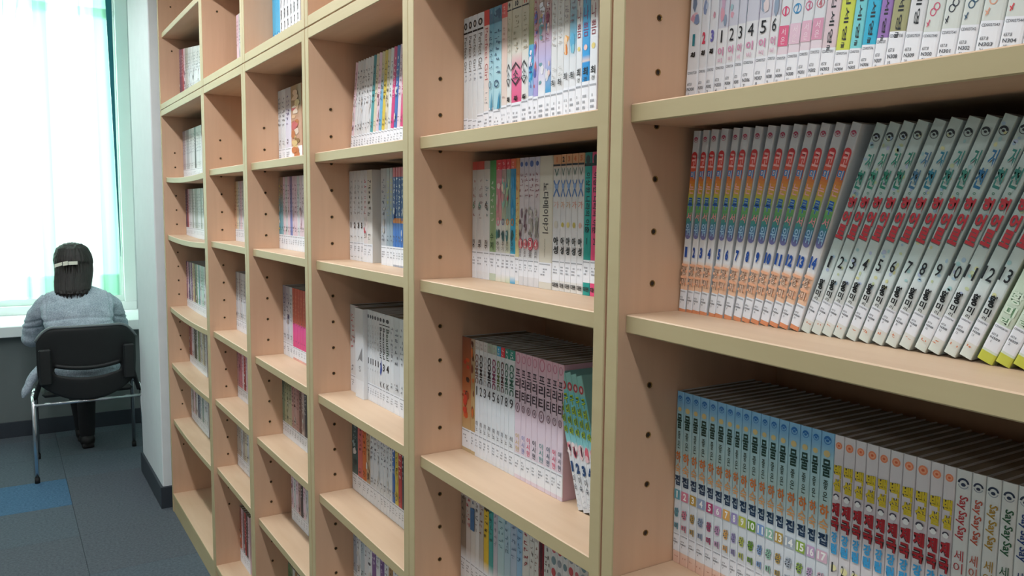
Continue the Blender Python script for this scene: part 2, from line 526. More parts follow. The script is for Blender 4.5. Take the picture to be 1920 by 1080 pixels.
def case(b, lower=True):
    x0 = J[b] + GAP.get(b, 0.0006)
    x1 = J[b + 1] - GAP.get(b + 1, 0.0006)
    z0, z1 = (0.0, 1.930) if lower else (1.9322, 2.60)
    root = empty('bookcase', ((x0 + x1) / 2, DEPTH / 2, z0))
    tag(root, ('tall beech lower bookcase unit ' if lower else 'beech upper bookcase unit stacked on top, ') + BAYW[b], 'bookcase', 'beech bookcase units along the wall')
    pl_ = panel('side_panel', x0, x0 + PT, 0, DEPTH, z0, z1, root, M['wood_v'])
    panel('side_panel', x1 - PT, x1, 0, DEPTH, z0, z1, root, M['wood_v'])
    box('back_panel', x0 + PT - root.location.x, x1 - PT - root.location.x, DEPTH - 0.012 - DEPTH / 2, DEPTH - 0.004 - DEPTH / 2, 0.02, z1 - z0 - 0.01, M['back'], root)
    a, c = x0 + PT, x1 - PT
    if lower:
        panel('top_board', a, c, 0.0005, DEPTH - 0.012, z1 - 0.0265, z1, root, M['wood_h'])
        panel('bottom_board', a, c, 0.0005, DEPTH - 0.012, 0.069, 0.0925, root, M['wood_h'])
        panel('kick_board', a, c, 0.003, 0.02, 0.0, 0.0688, root, M['wood_h'])
        zs = list(SHELF_Z)
        if b == 0: zs = [1.622, 1.352, 1.010, 0.738, 0.462]
        if b == 5: zs[1] = 1.360
        for z in zs:
            shelf_board(a + 0.001, c - 0.001, z, root, sag=0.010 if b == 0 else 0.0, tilt=0.007 if (b == 5 and abs(z - 1.36) < .01) else 0.0)
        holes = [1.5355 + 0.0669 * k for k in range(-18, 4)]
    else:
        panel('bottom_board', a, c, 0.0005, DEPTH - 0.012, z0, z0 + 0.0255, root, M['wood_h'])
        panel('top_board', a, c, 0.0005, DEPTH - 0.012, z1 - PT, z1, root, M['wood_h'])
        zs = [2.284]
        shelf_board(a + 0.001, c - 0.001, 2.284, root)
        holes = [2.205, 2.405]
    for z in holes:
        if any(zz - PT - 0.001 < z < zz + 0.004 for zz in zs): continue
        h = link('pin_hole', hole_me, pl_)
        h.location = (a - root.location.x + 0.0001, 0.0555 - DEPTH / 2, z - z0)
    return root
for b in range(6):
    case(b, True)
    case(b, False)
# ------------------------------------------------------------------ book kit
_gl = {}
def glyph(s, bold=0.0):
    k = (s, bold)
    if k not in _gl:
        c = bpy.data.curves.new('g', 'FONT')
        c.body = s
        c.resolution_u = 2
        c.offset = bold
        o = bpy.data.objects.new('g', c)
        me = bpy.data.meshes.new_from_object(o)
        vs_ = [(v.co.x, v.co.y) for v in me.vertices]
        fs = [tuple(p.vertices) for p in me.polygons]
        bpy.data.objects.remove(o); bpy.data.curves.remove(c); bpy.data.meshes.remove(me)
        if vs_:
            x0, x1 = min(p[0] for p in vs_), max(p[0] for p in vs_)
            y0, y1 = min(p[1] for p in vs_), max(p[1] for p in vs_)
        else:
            x0 = x1 = y0 = y1 = 0
        _gl[k] = (vs_, fs, x0, max(x1, x0 + 1e-3), y0, max(y1, y0 + 1e-3))
    return _gl[k]

class Print:
    """flat print on a spine: coloured polygons in (x across, z up)"""
    def __init__(s):
        s.V, s.F, s.C, s.layer = [], [], [], 0
    def add(s, pts, faces, col, dz=0):
        o = len(s.V)
        y = -0.00018 - 0.00006 * s.layer
        s.V += [(p[0], y, p[1]) for p in pts]
        for q in faces:
            s.F.append(tuple(i + o for i in q))
            s.C.append(col if not callable(col) else col)
    def text_fit(s, t, x0, x1, z0, z1, col, bold=0.0, rot=False, keep=False, outline=None):
        if outline:
            s.text_fit(t, x0, x1, z0, z1, outline, bold + 0.055, rot, keep)
        s.layer += 1
        vs_, fs, a0, a1, b0, b1 = glyph(t, bold)
        if not vs_: return
        if not rot:
            sx, sz = (x1 - x0) / (a1 - a0), (z1 - z0) / (b1 - b0)
            sx = min(sx, sz * (1.1 if t.isdigit() else 1.45))
            if keep:
                sx = sz = min(sx, sz)
            cx, cz = (x0 + x1) / 2, (z0 + z1) / 2
            ca, cb = (a0 + a1) / 2, (b0 + b1) / 2
            P = [(cx + (p[0] - ca) * sx, cz + (p[1] - cb) * sz) for p in vs_]
        else:   # reads downwards
            sl, st = (z1 - z0) / (a1 - a0), (x1 - x0) / (b1 - b0)
            cx, cz = (x0 + x1) / 2, (z0 + z1) / 2
            ca, cb = (a0 + a1) / 2, (b0 + b1) / 2
            P = [(cx + (p[1] - cb) * st, cz - (p[0] - ca) * sl) for p in vs_]
        s.add(P, fs, lin(col))
    def ell(s, cx, cz, rx, rz, col, n=16, ring=0.0, a0=0.0, a1=2 * math.pi):
        s.layer += 1
        k = n + 1 if a1 - a0 < 6.28 else n
        an = [a0 + (a1 - a0) * i / n for i in range(k)]
        outer = [(cx + rx * math.cos(t), cz + rz * math.sin(t)) for t in an]
        if ring:
            inner = [(cx + (rx - ring) * math.cos(t), cz + (rz - ring) * math.sin(t)) for t in an]
            P = outer + inner
            m_ = len(outer)
            rng = range(m_) if k == n else range(m_ - 1)
            s.add(P, [(i, (i + 1) % m_, m_ + (i + 1) % m_, m_ + i) for i in rng], lin(col))
        else:
            s.add(outer, [tuple(range(len(outer)))], lin(col))
    def rect(s, x0, x1, z0, z1, col):
        s.layer += 1
        s.add([(x0, z0), (x1, z0), (x1, z1), (x0, z1)], [(0, 1, 2, 3)], lin(col))
    def poly(s, pts, col):
        s.layer += 1
        s.add(pts, [tuple(range(len(pts)))], lin(col))
    def build(s, name, parent):
        if not s.V: return None
        me = bpy.data.meshes.new(name)
        me.from_pydata(s.V, [], s.F)
        paint(me, s.C)
        me.materials.append(M['print'])
        return link(name, me, parent)

def paint(me, face_cols):
    ca = me.color_attributes.new('Col', 'FLOAT_COLOR', 'CORNER')
    buf = []
    for p, c in zip(me.polygons, face_cols):
        if isinstance(c, list):
            for q in c: buf += [*q, 1.0]
        else:
            buf += [*c, 1.0] * p.loop_total
    ca.data.foreach_set('color', buf)

SP = [(-0.5, 0.0016), (-0.47, 0.0005), (-0.36, 0.00012), (-0.15, 0.0), (0.15, 0.0), (0.36, 0.00012), (0.47, 0.0005), (0.5, 0.0016)]

def cover_mesh(name, w, H, D, bands, side, parent):
    """U-shaped paper cover; bands = [(z0, z1, colour below, colour above)] in fractions from the bottom"""
    zs = [0.0]
    cols = []
    for (a, b_, c0, c1) in bands:
        zs.append(b_ * H); cols.append((lin(c0), lin(c1)))
    k = min(1.0, w / 0.010)
    outer = [(-w / 2, D)] + [(x * w, y * k) for x, y in SP] + [(w / 2, D)]
    th = 0.0006
    inner = [(-w / 2 + th, D)] + [(-w / 2 + th, 0.0016 * k + th), (w / 2 - th, 0.0016 * k + th)] + [(w / 2 - th, D)]
    nO, nI = len(outer), len(inner)
    V, F, C = [], [], []
    sc = lin(side)
    for z in zs:
        V += [(x, y, z) for x, y in outer]
    for r_ in range(len(zs) - 1):
        c0, c1 = cols[r_]
        for i in range(nO - 1):
            a = r_ * nO + i
            F.append((a, a + 1, a + nO + 1, a + nO))
            if i in (0, nO - 2): C.append(sc)
            else: C.append([c0, c0, c1, c1])
    bi = len(V)
    V += [(x, y, 0.0) for x, y in inner] + [(x, y, H) for x, y in inner]
    for i in range(nI - 1):
        F.append((bi + i + 1, bi + i, bi + nI + i, bi + nI + i + 1)); C.append((0.6, 0.6, 0.58))
    top = (len(zs) - 1) * nO
    pap_dim = (0.30, 0.29, 0.27)  # white paper edges, with the dim light inside the shelf put into the colour
    F.append(tuple([top + i for i in range(nO)] + [bi + nI + i for i in range(nI - 1, -1, -1)])); C.append(pap_dim)
    F.append(tuple([i for i in range(nO - 1, -1, -1)] + [bi + i for i in range(nI)])); C.append(pap_dim)
    me = bpy.data.meshes.new(name)
    me.from_pydata(V, [], F)
    paint(me, C)
    me.materials.append(M['print'])
    return link(name, me, parent)

_pg = {}
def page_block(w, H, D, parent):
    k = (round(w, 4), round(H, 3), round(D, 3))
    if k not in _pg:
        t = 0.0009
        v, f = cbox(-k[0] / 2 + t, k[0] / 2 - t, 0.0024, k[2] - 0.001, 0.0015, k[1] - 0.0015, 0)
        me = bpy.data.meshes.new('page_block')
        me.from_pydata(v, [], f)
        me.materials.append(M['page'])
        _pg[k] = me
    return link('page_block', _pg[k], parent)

def sticker(w, H, z0, z1, parent, code=None, call=None, tint='eaedf4', seed=0):
    """white library label wrapped round the foot of the spine"""
    k = min(1.0, w / 0.010)
    V, F, C = [], [], []
    for z in (z0 * H, z1 * H):
        V += [(x * w * 1.004, y * k - 0.00012, z) for x, y in SP]
    n = len(SP)
    c = lin(tint)
    for i in range(n - 1):
        F.append((i, i + 1, n + i + 1, n + i)); C.append(c)
    pr = Print()
    pr.layer = 1
    hz = (z1 - z0) * H
    zt = z1 * H
    if code:
        pr.text_fit(code, -w * 0.40, w * 0.40, zt - hz * 0.13, zt - hz * 0.06, '6d717c', 0.012)
        if call:
            pr.text_fit(call[0], -w * 0.36, w * 0.02, zt - hz * 0.44, zt - hz * 0.36, '70747c', 0.012)
            pr.text_fit(call[1], -w * 0.36, w * 0.26, zt - hz * 0.58, zt - hz * 0.49, '5a5e66', 0.02)
            pr.text_fit(call[2], -w * 0.28, -w * 0.12, zt - hz * 0.72, zt - hz * 0.63, '70747c', 0.012)
    else:
        rr = random.Random(seed)
        pr.rect(-w * 0.42, w * 0.42, zt - hz * 0.12, zt - hz * 0.07, 'a4a8b0')
        for q in range(3):
            zz = zt - hz * (0.38 + 0.14 * q)
            for xx in (-0.3, -0.12, 0.06):
                if rr.random() < 0.75:
                    pr.rect(w * xx, w * (xx + 0.13), zz, zz + hz * 0.07, 'a0a4ac')
    o = len(V)
    V += pr.V; F += [tuple(i + o for i in q) for q in pr.F]; C += pr.C
    me = bpy.data.meshes.new('call_number_label')
    me.from_pydata(V, [], F)
    paint(me, C)
    me.materials.append(M['print'])
    return link('call_number_label', me, parent)

NUM = ['zero', 'one', 'two', 'three', 'four', 'five', 'six', 'seven', 'eight', 'nine', 'ten', 'eleven', 'twelve', 'thirteen', 'fourteen', 'fifteen', 'sixteen', 'seventeen']
ORD = ['first', 'second', 'third', 'fourth', 'fifth', 'sixth', 'seventh', 'eighth', 'ninth', 'tenth', 'eleventh', 'twelfth', 'thirteenth', 'fourteenth', 'fifteenth', 'sixteenth', 'seventeenth', 'eighteenth', 'nineteenth', 'twentieth', 'twenty-first', 'twenty-second', 'twenty-third', 'twenty-fourth', 'twenty-fifth', 'twenty-sixth', 'twenty-seventh', 'twenty-eighth', 'twenty-ninth', 'thirtieth', 'thirty-first', 'thirty-second']
NB = [0]
UNSEEN = set([202, 250, 304, 305, 306, 341, 356])
TINY = {i for a, b in [(87, 87), (174, 177), (211, 211), (245, 249), (255, 258), (299, 303), (307, 307), (309, 309), (311, 311), (319, 319), (323, 337), (339, 339), (342, 355), (357, 369), (371, 382), (384, 397), (399, 410), (412, 423)] for i in range(a, b + 1)}   # beyond the three hundred that show largest
SMALL = []
def book(x0, x1, z, Y, spec, label, group, lean=0.0):
    """x0, x1: foot of the spine along the shelf (m); lean in degrees, + = top to the right"""
    a = R(lean)
    if 'T' in spec: x1 = min(x1, x0 + spec['T'] / math.cos(a))
    w = max(0.004, (x1 - x0) * math.cos(a) - 0.0005)
    H = spec.get('H', 0.224)
    D = spec.get('D', 0.150)
    idx = NB[0]
    NB[0] += 1
    if idx in UNSEEN: return None
    root = empty('comic_book')
    if idx in TINY: SMALL.append(root)
    piv = w / 2 if lean >= 0 else -w / 2
    px = (x1 - 0.0002) if lean >= 0 else (x0 + 0.0002)
    # spine centre foot in local space is the origin; rotate about the pivot corner
    off = Vector((piv * math.cos(a), 0, -piv * math.sin(a)))
    root.location = (px - off.x, Y + spec.get('dy', 0.0), z + 0.0003 - off.z)
    root.rotation_euler = (0, a, 0)
    tag(root, label, 'book', group)
    cover_mesh('cover', w, H, D, spec['bands'], spec.get('side', 'd8dadb'), root)
    page_block(w, H, D, root)
    if spec.get('print'):
        pr = Print()
        spec['print'](pr, w, H)
        pr.build('spine_print', root)
    st = spec.get('sticker')
    if st:
        sticker(w, H, st[0], st[1], root, spec.get('code'), spec.get('call'), spec.get('stint', 'eaedf4'), NB[0])
    return root

def flat(c): return [(0, 1, c, c)]
def bands(*b):
    """bands('c0', .2, 'c1', .6, 'c2') : hard colour changes at the given heights"""
    out = []; z = 0.0
    for i in range(0, len(b), 2):
        z1 = b[i + 1] if i + 1 < len(b) else 1.0
        out.append((z, z1, b[i], b[i])); z = z1
    return out
def grad(*stops):
    """grad((z, c), (z, c) ...) smooth"""
    out = []
    for (a, c0), (b_, c1) in zip(stops, stops[1:]):
        out.append((a, b_, c0, c1))
    return out
def stack(pr, w, H, text, zt, zb, col, wf=0.7, bold=0.02, outline=None, gap=0.12):
    n = len(text)
    ch = (zt - zb) * H / n
    for i, t in enumerate(text):
        if t == ' ': continue
        z1 = zt * H - i * ch
        c = col[i % len(col)] if isinstance(col, (list, tuple)) else col
        pr.text_fit(t, -w * wf / 2, w * wf / 2, z1 - ch * (1 - gap), z1, c, bold, outline=outline)
def scrib(pr, w, H, zt, zb, col, seed, wf=0.6, step=0.035):
    """marks of print too small to read"""
    rr = random.Random(seed)
    z = zt * H
    while z > zb * H + step * H:
        h = step * H
        for q in range(rr.randint(2, 4)):
            if rr.random() < 0.5:
                xa = rr.uniform(-wf / 2, wf / 2 - 0.2) * w
                zz = z - rr.uniform(0.1, 0.8) * h
                pr.rect(xa, xa + rr.uniform(0.15, 0.4) * w, zz - h * 0.13, zz, col)
            else:
                xa = rr.uniform(-wf / 2, wf / 2) * w
                zz = z - rr.uniform(0, 0.3) * h
                pr.rect(xa, xa + 0.1 * w, zz - h * rr.uniform(0.3, 0.6), zz, col)
        z -= h * 1.15
def blobs(pr, w, H, zt, zb, cols, seed, n=7):
    rr = random.Random(seed)
    for i in range(n):
        cx = rr.uniform(-0.25, 0.25) * w
        cz = rr.uniform(zb, zt) * H
        rx = rr.uniform(0.15, 0.45 - abs(cx) / w) * w
        rz = rr.uniform(0.012, 0.05) * H
        cz = min(max(cz, zb * H + rz), zt * H - rz)
        k = rr.randint(5, 9)
        ph = rr.random() * 6
        pr.poly([(max(-.46 * w, min(.46 * w, cx + rx * math.cos(ph + 6.283 * j / k) * rr.uniform(.7, 1.15))), cz + rz * math.sin(ph + 6.283 * j / k) * rr.uniform(.7, 1.3)) for j in range(k)], rr.choice(cols))

def merge_small(roots):
    """books too many and too slight in the picture: one object of real geometry"""
    V, F, C = [], [], []
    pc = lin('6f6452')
    for r_ in roots:
        mt = Matrix.Translation(r_.location) @ r_.rotation_euler.to_matrix().to_4x4()
        for ch in list(r_.children):
            me = ch.data
            o = len(V)
            V += [tuple(mt @ v.co) for v in me.vertices]
            ca = me.color_attributes.get('Col')
            for p in me.polygons:
                F.append(tuple(i + o for i in p.vertices))
                C.append([tuple(ca.data[l].color)[:3] for l in p.loop_indices] if ca else pc)
            bpy.data.objects.remove(ch)
        bpy.data.objects.remove(r_)
    me = bpy.data.meshes.new('far_shelf_books')
    me.from_pydata(V, [], F)
    paint(me, C)
    me.materials.append(M['print'])
    o = link('far_shelf_books', me)
    tag(o, 'slivers of many comics on the shelves of the far bookcases', 'books', kind='stuff')
# ------------------------------------------------------------------ books, row by row
WH = 'e8ebf0'
BAYN = ['far end bookcase', 'fifth nearest bookcase', 'fourth nearest bookcase', 'third nearest bookcase', 'second nearest bookcase', 'nearest bookcase']

def row(b, rowname, z, X, specs, leans=0.0, fit=True, descs=None):
    inner = J[b] + GAP.get(b, 0.0006) + PT
    f = (inner * 1000 + 1.2) / X[0] if fit else 1.0
    Y = 0.761 * f - 0.657
    X = [x * f / 1000 for x in X]
    n = len(X) - 1
    for i in range(n):
        ln = leans if isinstance(leans, (int, float)) else (leans(i / max(1, n - 1)) if callable(leans) else leans[i])
        sp = specs(i) if callable(specs) else specs[i]
        d = (descs[i] if descs else None) or sp.get('desc') or 'comic'
        lab = sp.get('label') or '%s, %s from left, %s of %s' % (d, ORD[i], rowname, BAYN[b])
        if 'vol' in sp:
            lab = '%s, %s of %s' % (sp['vol'], rowname, BAYN[b])
        book(X[i], X[i + 1], z, Y, sp, lab, '%s of %s' % (rowname, BAYN[b]), ln)
    return Y

def eye(pr, w, H, z, col, r=0.34):
    """round publisher emblem: arc above, pupil below"""
    pr.ell(0, z * H, w * r, w * r, col, 18, ring=w * 0.05)
    pr.ell(0, z * H, w * r * 0.86, w * r * 0.86, col, 12, ring=w * 0.13, a0=0.15, a1=math.pi - 0.15)
    pr.ell(0, z * H - w * 0.03, w * 0.13, w * 0.10, col, 10)

# ---- nearest bookcase, middle row: rainbow series 1-14, then leaning hero series 1-13, then the green series
def rainbow(i):
    def p(pr, w, H):
        eye(pr, w, H, 0.952, 'c2506a', 0.3)
        stops = [(0.865, 'd63a3e'), (0.76, 'd4663f'), (0.70, 'e39a3a'), (0.635, 'b9c24e'), (0.57, '6bb06a'), (0.51, '4a9a9a'), (0.465, '4f80b8'), (0.435, '7d7db4')]
        x = w * 0.41
        pr.ell(0, 0.865 * H, x, x * 1.1, 'd63a3e', 16, a0=0, a1=math.pi)
        for (za, ca), (zb, cb) in zip(stops, stops[1:]):
            for q in range(4):
                c = mix([v for v in _rgb(ca)], [v for v in _rgb(cb)], (q + 0.5) / 4)
                pr.rect(-x, x, (za + (zb - za) * (q + 1) / 4) * H, (za + (zb - za) * q / 4) * H, c)
                pr.layer -= 1
        pr.ell(0, 0.435 * H, x, x * 1.1, '7d7db4', 16, a0=math.pi, a1=2 * math.pi)
        pr.layer += 1
        cells = [('코', 0.868, 0.80, 'f4b4ae', None), ('미', 0.785, 0.742, '2c74b4', 'd6dce4'), ('는', 0.715, 0.662, 'f6b4b8', None), ('루', 0.64, 0.575, '2b66b4', 'a4c8e4'), ('서', 0.56, 0.515, 'f4a4a8', None), ('워', 0.502, 0.432, 'b0d8f2', None)]
        for t, zt, zb, c, ol in cells:
            pr.text_fit(t, -w * 0.33, w * 0.33, zb * H, zt * H, c, 0.02, outline=ol)
        t = str(i + 1)
        pr.text_fit(t, -w * (0.2 if len(t) == 1 else 0.36), w * (0.2 if len(t) == 1 else 0.36), 0.312 * H, 0.37 * H, '1f4d9c', 0.06)
        for q in range(4):
            pr.rect(-w * 0.47, w * 0.47, (0.262 - 0.034 * q) * H, (0.275 - 0.034 * q) * H, 'f0b490')
        pr.text_fit('황', -w * 0.3, w * 0.3, 0.215 * H, 0.262 * H, '7a5038', 0.0, outline='f6dcc8')
        pr.text_fit('미', -w * 0.28, w * 0.28, 0.152 * H, 0.196 * H, '7a5038', 0.0, outline='f6dcc8')
    return dict(H=0.236, D=0.15, T=0.0122, bands=grad((0, 'e0936a'), (0.022, 'e0936a'), (0.0221, WH), (0.12, 'f0c4a4'), (0.27, 'f3d2b8'), (0.295, 'e6e4e4'), (1, 'd9dadb')), side='dcdfe2', print=p,
                sticker=(0.022, 0.13), code='CD00276%02d' % (11 + i), call=('657.8', 'N304', str(i + 1)),
                vol='white comic numbered %s with rainbow title pill on its spine' % NUM[i + 1])
def _rgb(c):
    c = c.lstrip('#'); return tuple(int(c[i:i + 2], 16) / 255 for i in (0, 2, 4))

def hero(i):
    gcol = ['2f8f7a', '3f9a80', '2f8f74', '2c8a74', '4c7ea0', '2f86a0', '3c8f86', '3f9080', '2f78a8', '3f8f86', '3c8c80', '2f86a0', '3f8f86'][i]
    def p(pr, w, H):
        rr = random.Random(i)
        for q in range(15):
            z_ = rr.uniform(0.24, 0.97)
            pr.ell(rr.uniform(-.26, .26) * w, z_ * H, w * rr.uniform(.1, .2), w * rr.uniform(.1, .2), rr.choice(['a9c4d6', 'd9d9a2', 'a8cfd0', 'c8d4a8', 'b3bfd8']), 10)
            pr.layer = 1
        pr.layer = 3
        eye(pr, w, H, 0.94, '25282c', 0.36)
        pr.text_fit('거', -w * .12, w * 0.42, 0.80 * H, 0.872 * H, gcol, 0.03, outline='d6dcd8')
        pr.text_fit('친', -w * .42, w * 0.22, 0.708 * H, 0.79 * H, gcol, 0.03, outline='c9d4cc')
        pr.ell(0, 0.688 * H, w * 0.11, w * 0.11, '5d8f7c', 10, ring=w * 0.05)
        for t, zt, zb in (('히', 0.672, 0.608), ('어', 0.606, 0.544), ('로', 0.541, 0.475)):
            pr.text_fit(t, -w * .36, w * .40, (zb - 0.004) * H, (zt - 0.004) * H, '6a6f6a', 0.07)
            pr.text_fit(t, -w * .38, w * .38, zb * H, zt * H, 'd8404c', 0.05)
        t = str(i + 1)
        pr.text_fit(t, -w * (0.22 if len(t) == 1 else 0.40), w * (0.22 if len(t) == 1 else 0.40), 0.332 * H, 0.388 * H, '22262a', 0.012)
        pr.text_fit('황', -w * .30, w * .30, 0.222 * H, 0.272 * H, '16181b', 0.045)
        pr.text_fit('미', -w * .26, w * .26, 0.186 * H, 0.217 * H, '16181b', 0.03)
        pr.text_fit('리', -w * .20, w * .20, 0.168 * H, 0.183 * H, '2a2d30', 0.02)
        scrib(pr, w, H, 0.055, 0.02, 'd08868', i, 0.8, 0.018)
    return dict(H=0.238, D=0.15, T=0.0126, bands=grad((0, 'd9e2da'), (0.06, 'dfe0dc'), (0.25, 'dbe2e2'), (0.35, 'cfdedb'), (1, 'c3d3cd')), side='c4cfcd', print=p,
                sticker=(0.062, 0.165), code='CD00279%02d' % (i + 31), call=('657.8', 'N308', str(i + 1)),
                vol='leaning pale comic numbered %s with red and green title' % NUM[i + 1])

def green3(i):
    def p(pr, w, H):
        pr.text_fit(str(i + 1), -w * .16, w * .16, 0.335 * H, 0.385 * H, '3c4a40', 0.0)
        for t, zt, zb in (('황', 0.30, 0.25), ('미', 0.24, 0.20), ('리', 0.193, 0.165)):
            pr.text_fit(t, -w * .34, w * .34, zb * H, zt * H, 'dff0dc', 0.03, outline='6f9a74')
        blobs(pr, w, H, 0.95, 0.42, ['d8c458', '9cc070', 'e0d890', 'b0cf9a'], i + 50, 9)
    return dict(H=0.238, D=0.15, bands=grad((0, 'c8cc50'), (0.04, 'c8cc50'), (0.041, 'd5e0d2'), (0.3, 'd0e2cc'), (1, 'c3d8bb')), side='b4c080', print=p, sticker=(0.05, 0.158), code='CD00281%02d' % i, call=('657.8', 'N309', str(i + 1)),
                vol='leaning pale green comic, %s of three with yellow green foot' % ORD[i])

ZF2 = 1.3612
F_MID1 = [-797, -783, -772, -759, -743, -732, -717, -702, -688, -674, -660, -646, -632, -617, -603]
row(5, 'middle row', ZF2, F_MID1, rainbow, lambda t: 4.4 + 12.5 * t ** 1.15)
row(5, 'middle row', ZF2 - 0.0012, [-602, -588, -574, -560, -544, -529, -513, -498, -483, -466.5, -453, -437, -422, -407], hero, lambda t: 20.0 + 2.5 * t, fit=False)
row(5, 'middle row', ZF2 - 0.003, [-406, -389, -374, -358], green3, 22.5, fit=False)

# ---- nearest bookcase, bottom row
BOXC = ['5f9fae', 'd5849a', 'b9974a', '93a3be', 'b0446e', 'c79ac0', 'dba860', '9a8fc0', 'b9bf58', '6c9a2c', '7d9fd0', '8fc0a8', 'b99a4c', 'a9b4c0', '8fae48', 'c3a4c8', 'd6b4c4']
def lodging(i):
    c = BOXC[i]
    def p(pr, w, H):
        eye(pr, w, H, 0.962, '2f6fae', 0.3)
        pr.ell(0, 0.898 * H, w * .26, w * .24, 'd9c184', 12)
        pr.text_fit('물', -w * .32, w * .34, 0.788 * H, 0.872 * H, '1f3f34', 0.025)
        pr.text_fit('좋', -w * .17, w * .2, 0.727 * H, 0.772 * H, '33483c', 0.01)
        pr.text_fit('은', -w * .17, w * .2, 0.672 * H, 0.717 * H, '33483c', 0.01)
        pr.text_fit('하', -w * .36, w * .36, 0.59 * H, 0.655 * H, 'e07f3c', 0.03)
        pr.text_fit('숙', -w * .36, w * .36, 0.522 * H, 0.586 * H, 'e8a868', 0.015)
        pr.text_fit('집', -w * .38, w * .38, 0.458 * H, 0.518 * H, '203a56', 0.035)
        pr.rect(-w * .42, w * .42, 0.376 * H, 0.432 * H, c)
        t = str(i + 1)
        k = 0.18 if len(t) == 1 else 0.33
        pr.text_fit(t, -w * k, w * k, 0.384 * H, 0.424 * H, 'f2f2ee', 0.03, outline=None)
        pr.text_fit('왕', -w * .32, w * .32, 0.27 * H, 0.325 * H, c, 0.02, outline='59606a')
        pr.text_fit('미', -w * .28, w * .28, 0.20 * H, 0.238 * H, c, 0.02, outline='59606a')
        scrib(pr, w, H, 0.05, 0.01, 'c08a78', i, 0.8, 0.02)
    return dict(H=0.237, D=0.15, bands=grad((0, 'e2b8a4'), (0.07, 'e6c6b6'), (0.071, 'd9dce2'), (0.44, 'd8e0e6'), (0.66, 'b9d3d0'), (0.87, 'a9cfd8'), (0.94, '7fb2d4'), (1, '86b8d6')), side='b9cfdc', print=p,
                sticker=(0.072, 0.18), code='CD00271%02d' % (i + 3), call=('657.8', 'N301', str(i + 1)), stint='e6e9f0',
                vol='pale blue comic numbered %s in a coloured box' % NUM[i + 1])
def snow(i):
    def p(pr, w, H):
        pr.ell(0, 0.952 * H, w * .34, w * .34, 'e88a62', 14)
        pr.ell(0, 0.952 * H, w * .22, w * .2, 'f0b08c', 12, ring=w * .06)
        pr.ell(0, 0.952 * H, w * .1, w * .08, 'd8603c', 8)
        for t, zt, zb, c in (('백', 0.862, 0.80, 'd6bc30'), ('설', 0.796, 0.738, 'd6bc30'), ('제', 0.685, 0.622, 'b02a32'), ('국', 0.616, 0.552, 'b02a32')):
            pr.text_fit(t, -w * .40, w * .40, zb * H, zt * H, c, 0.04, outline='2e2620')
        pr.ell(0, 0.71 * H, w * .26, w * .24, 'f2f0ee', 12)
        pr.ell(0, 0.713 * H, w * .30, w * .28, '4a4552', 12, ring=w * .12, a0=0.1, a1=math.pi)
        for t, zt, zb in (('강', 0.545, 0.495), ('림', 0.49, 0.44)):
            pr.text_fit(t, -w * .30, w * .34, zb * H, zt * H, '3f9fd4', 0.05)
        pr.ell(w * .1, 0.375 * H, w * .32, w * .3, 'e6e0a8', 12)
        pr.text_fit(str(i + 1), -w * .16, w * .1, 0.352 * H, 0.40 * H, '2a2a2c', 0.0)
        pr.text_fit('이', -w * .2, w * .2, 0.28 * H, 0.325 * H, '7a7a80', 0.0)
    return dict(H=0.237, D=0.15, bands=grad((0, 'd6d6da'), (0.4, 'd9d4d6'), (0.7, 'd6cacc'), (1, 'd8d2d0')), side='d2d4d6', print=p, sticker=(0.072, 0.18),
                vol='white comic %s among the ten with yellow and red titles' % ORD[i])
def saysay(i):
    c = ['b23a3c', 'b8533c', 'a8822c', '2c5a3a', '2c3f74'][i]
    def p(pr, w, H):
        pr.ell(0, 0.945 * H, w * .38, w * .36, '2c3448', 18, ring=w * .14, a0=0.05, a1=math.pi - .05)
        pr.ell(0, 0.94 * H, w * .16, w * .12, '2c3448', 10)
        pr.ell(0, 0.945 * H, w * .36, w * .36, '8a8f98', 16, ring=w * .05, a0=math.pi + .3, a1=2 * math.pi - .3)
        for q in range(3):
            pr.text_fit('Say', -w * .34, w * .38, (0.838 - q * 0.063) * H, (0.895 - q * 0.063) * H, c, 0.02, rot=True)
        for t, zt, zb in (('세', 0.67, 0.625), ('이', 0.618, 0.575)):
            pr.text_fit(t, -w * .30, w * .30, zb * H, zt * H, c, 0.0)
    return dict(H=0.237, D=0.15, bands=grad((0, 'd8d8d8'), (1, 'd6d6d0')), side='d2d6d6', print=p, sticker=(0.072, 0.18),
                vol='white comic with %s repeated script title' % ['red', 'orange red', 'ochre', 'dark green', 'navy'][i])
F3X = [-794, -781, -765, -751, -735, -721, -706, -692, -680, -666, -651, -638, -624, -610, -594, -579, -566, -549, -537, -523, -510, -496, -483, -469, -455, -440, -427, -415, -400, -387, -373, -359, -345]
row(5, 'bottom row', 1.018, F3X, lambda i: lodging(i) if i < 17 else snow(i - 17) if i < 27 else saysay(i - 27))

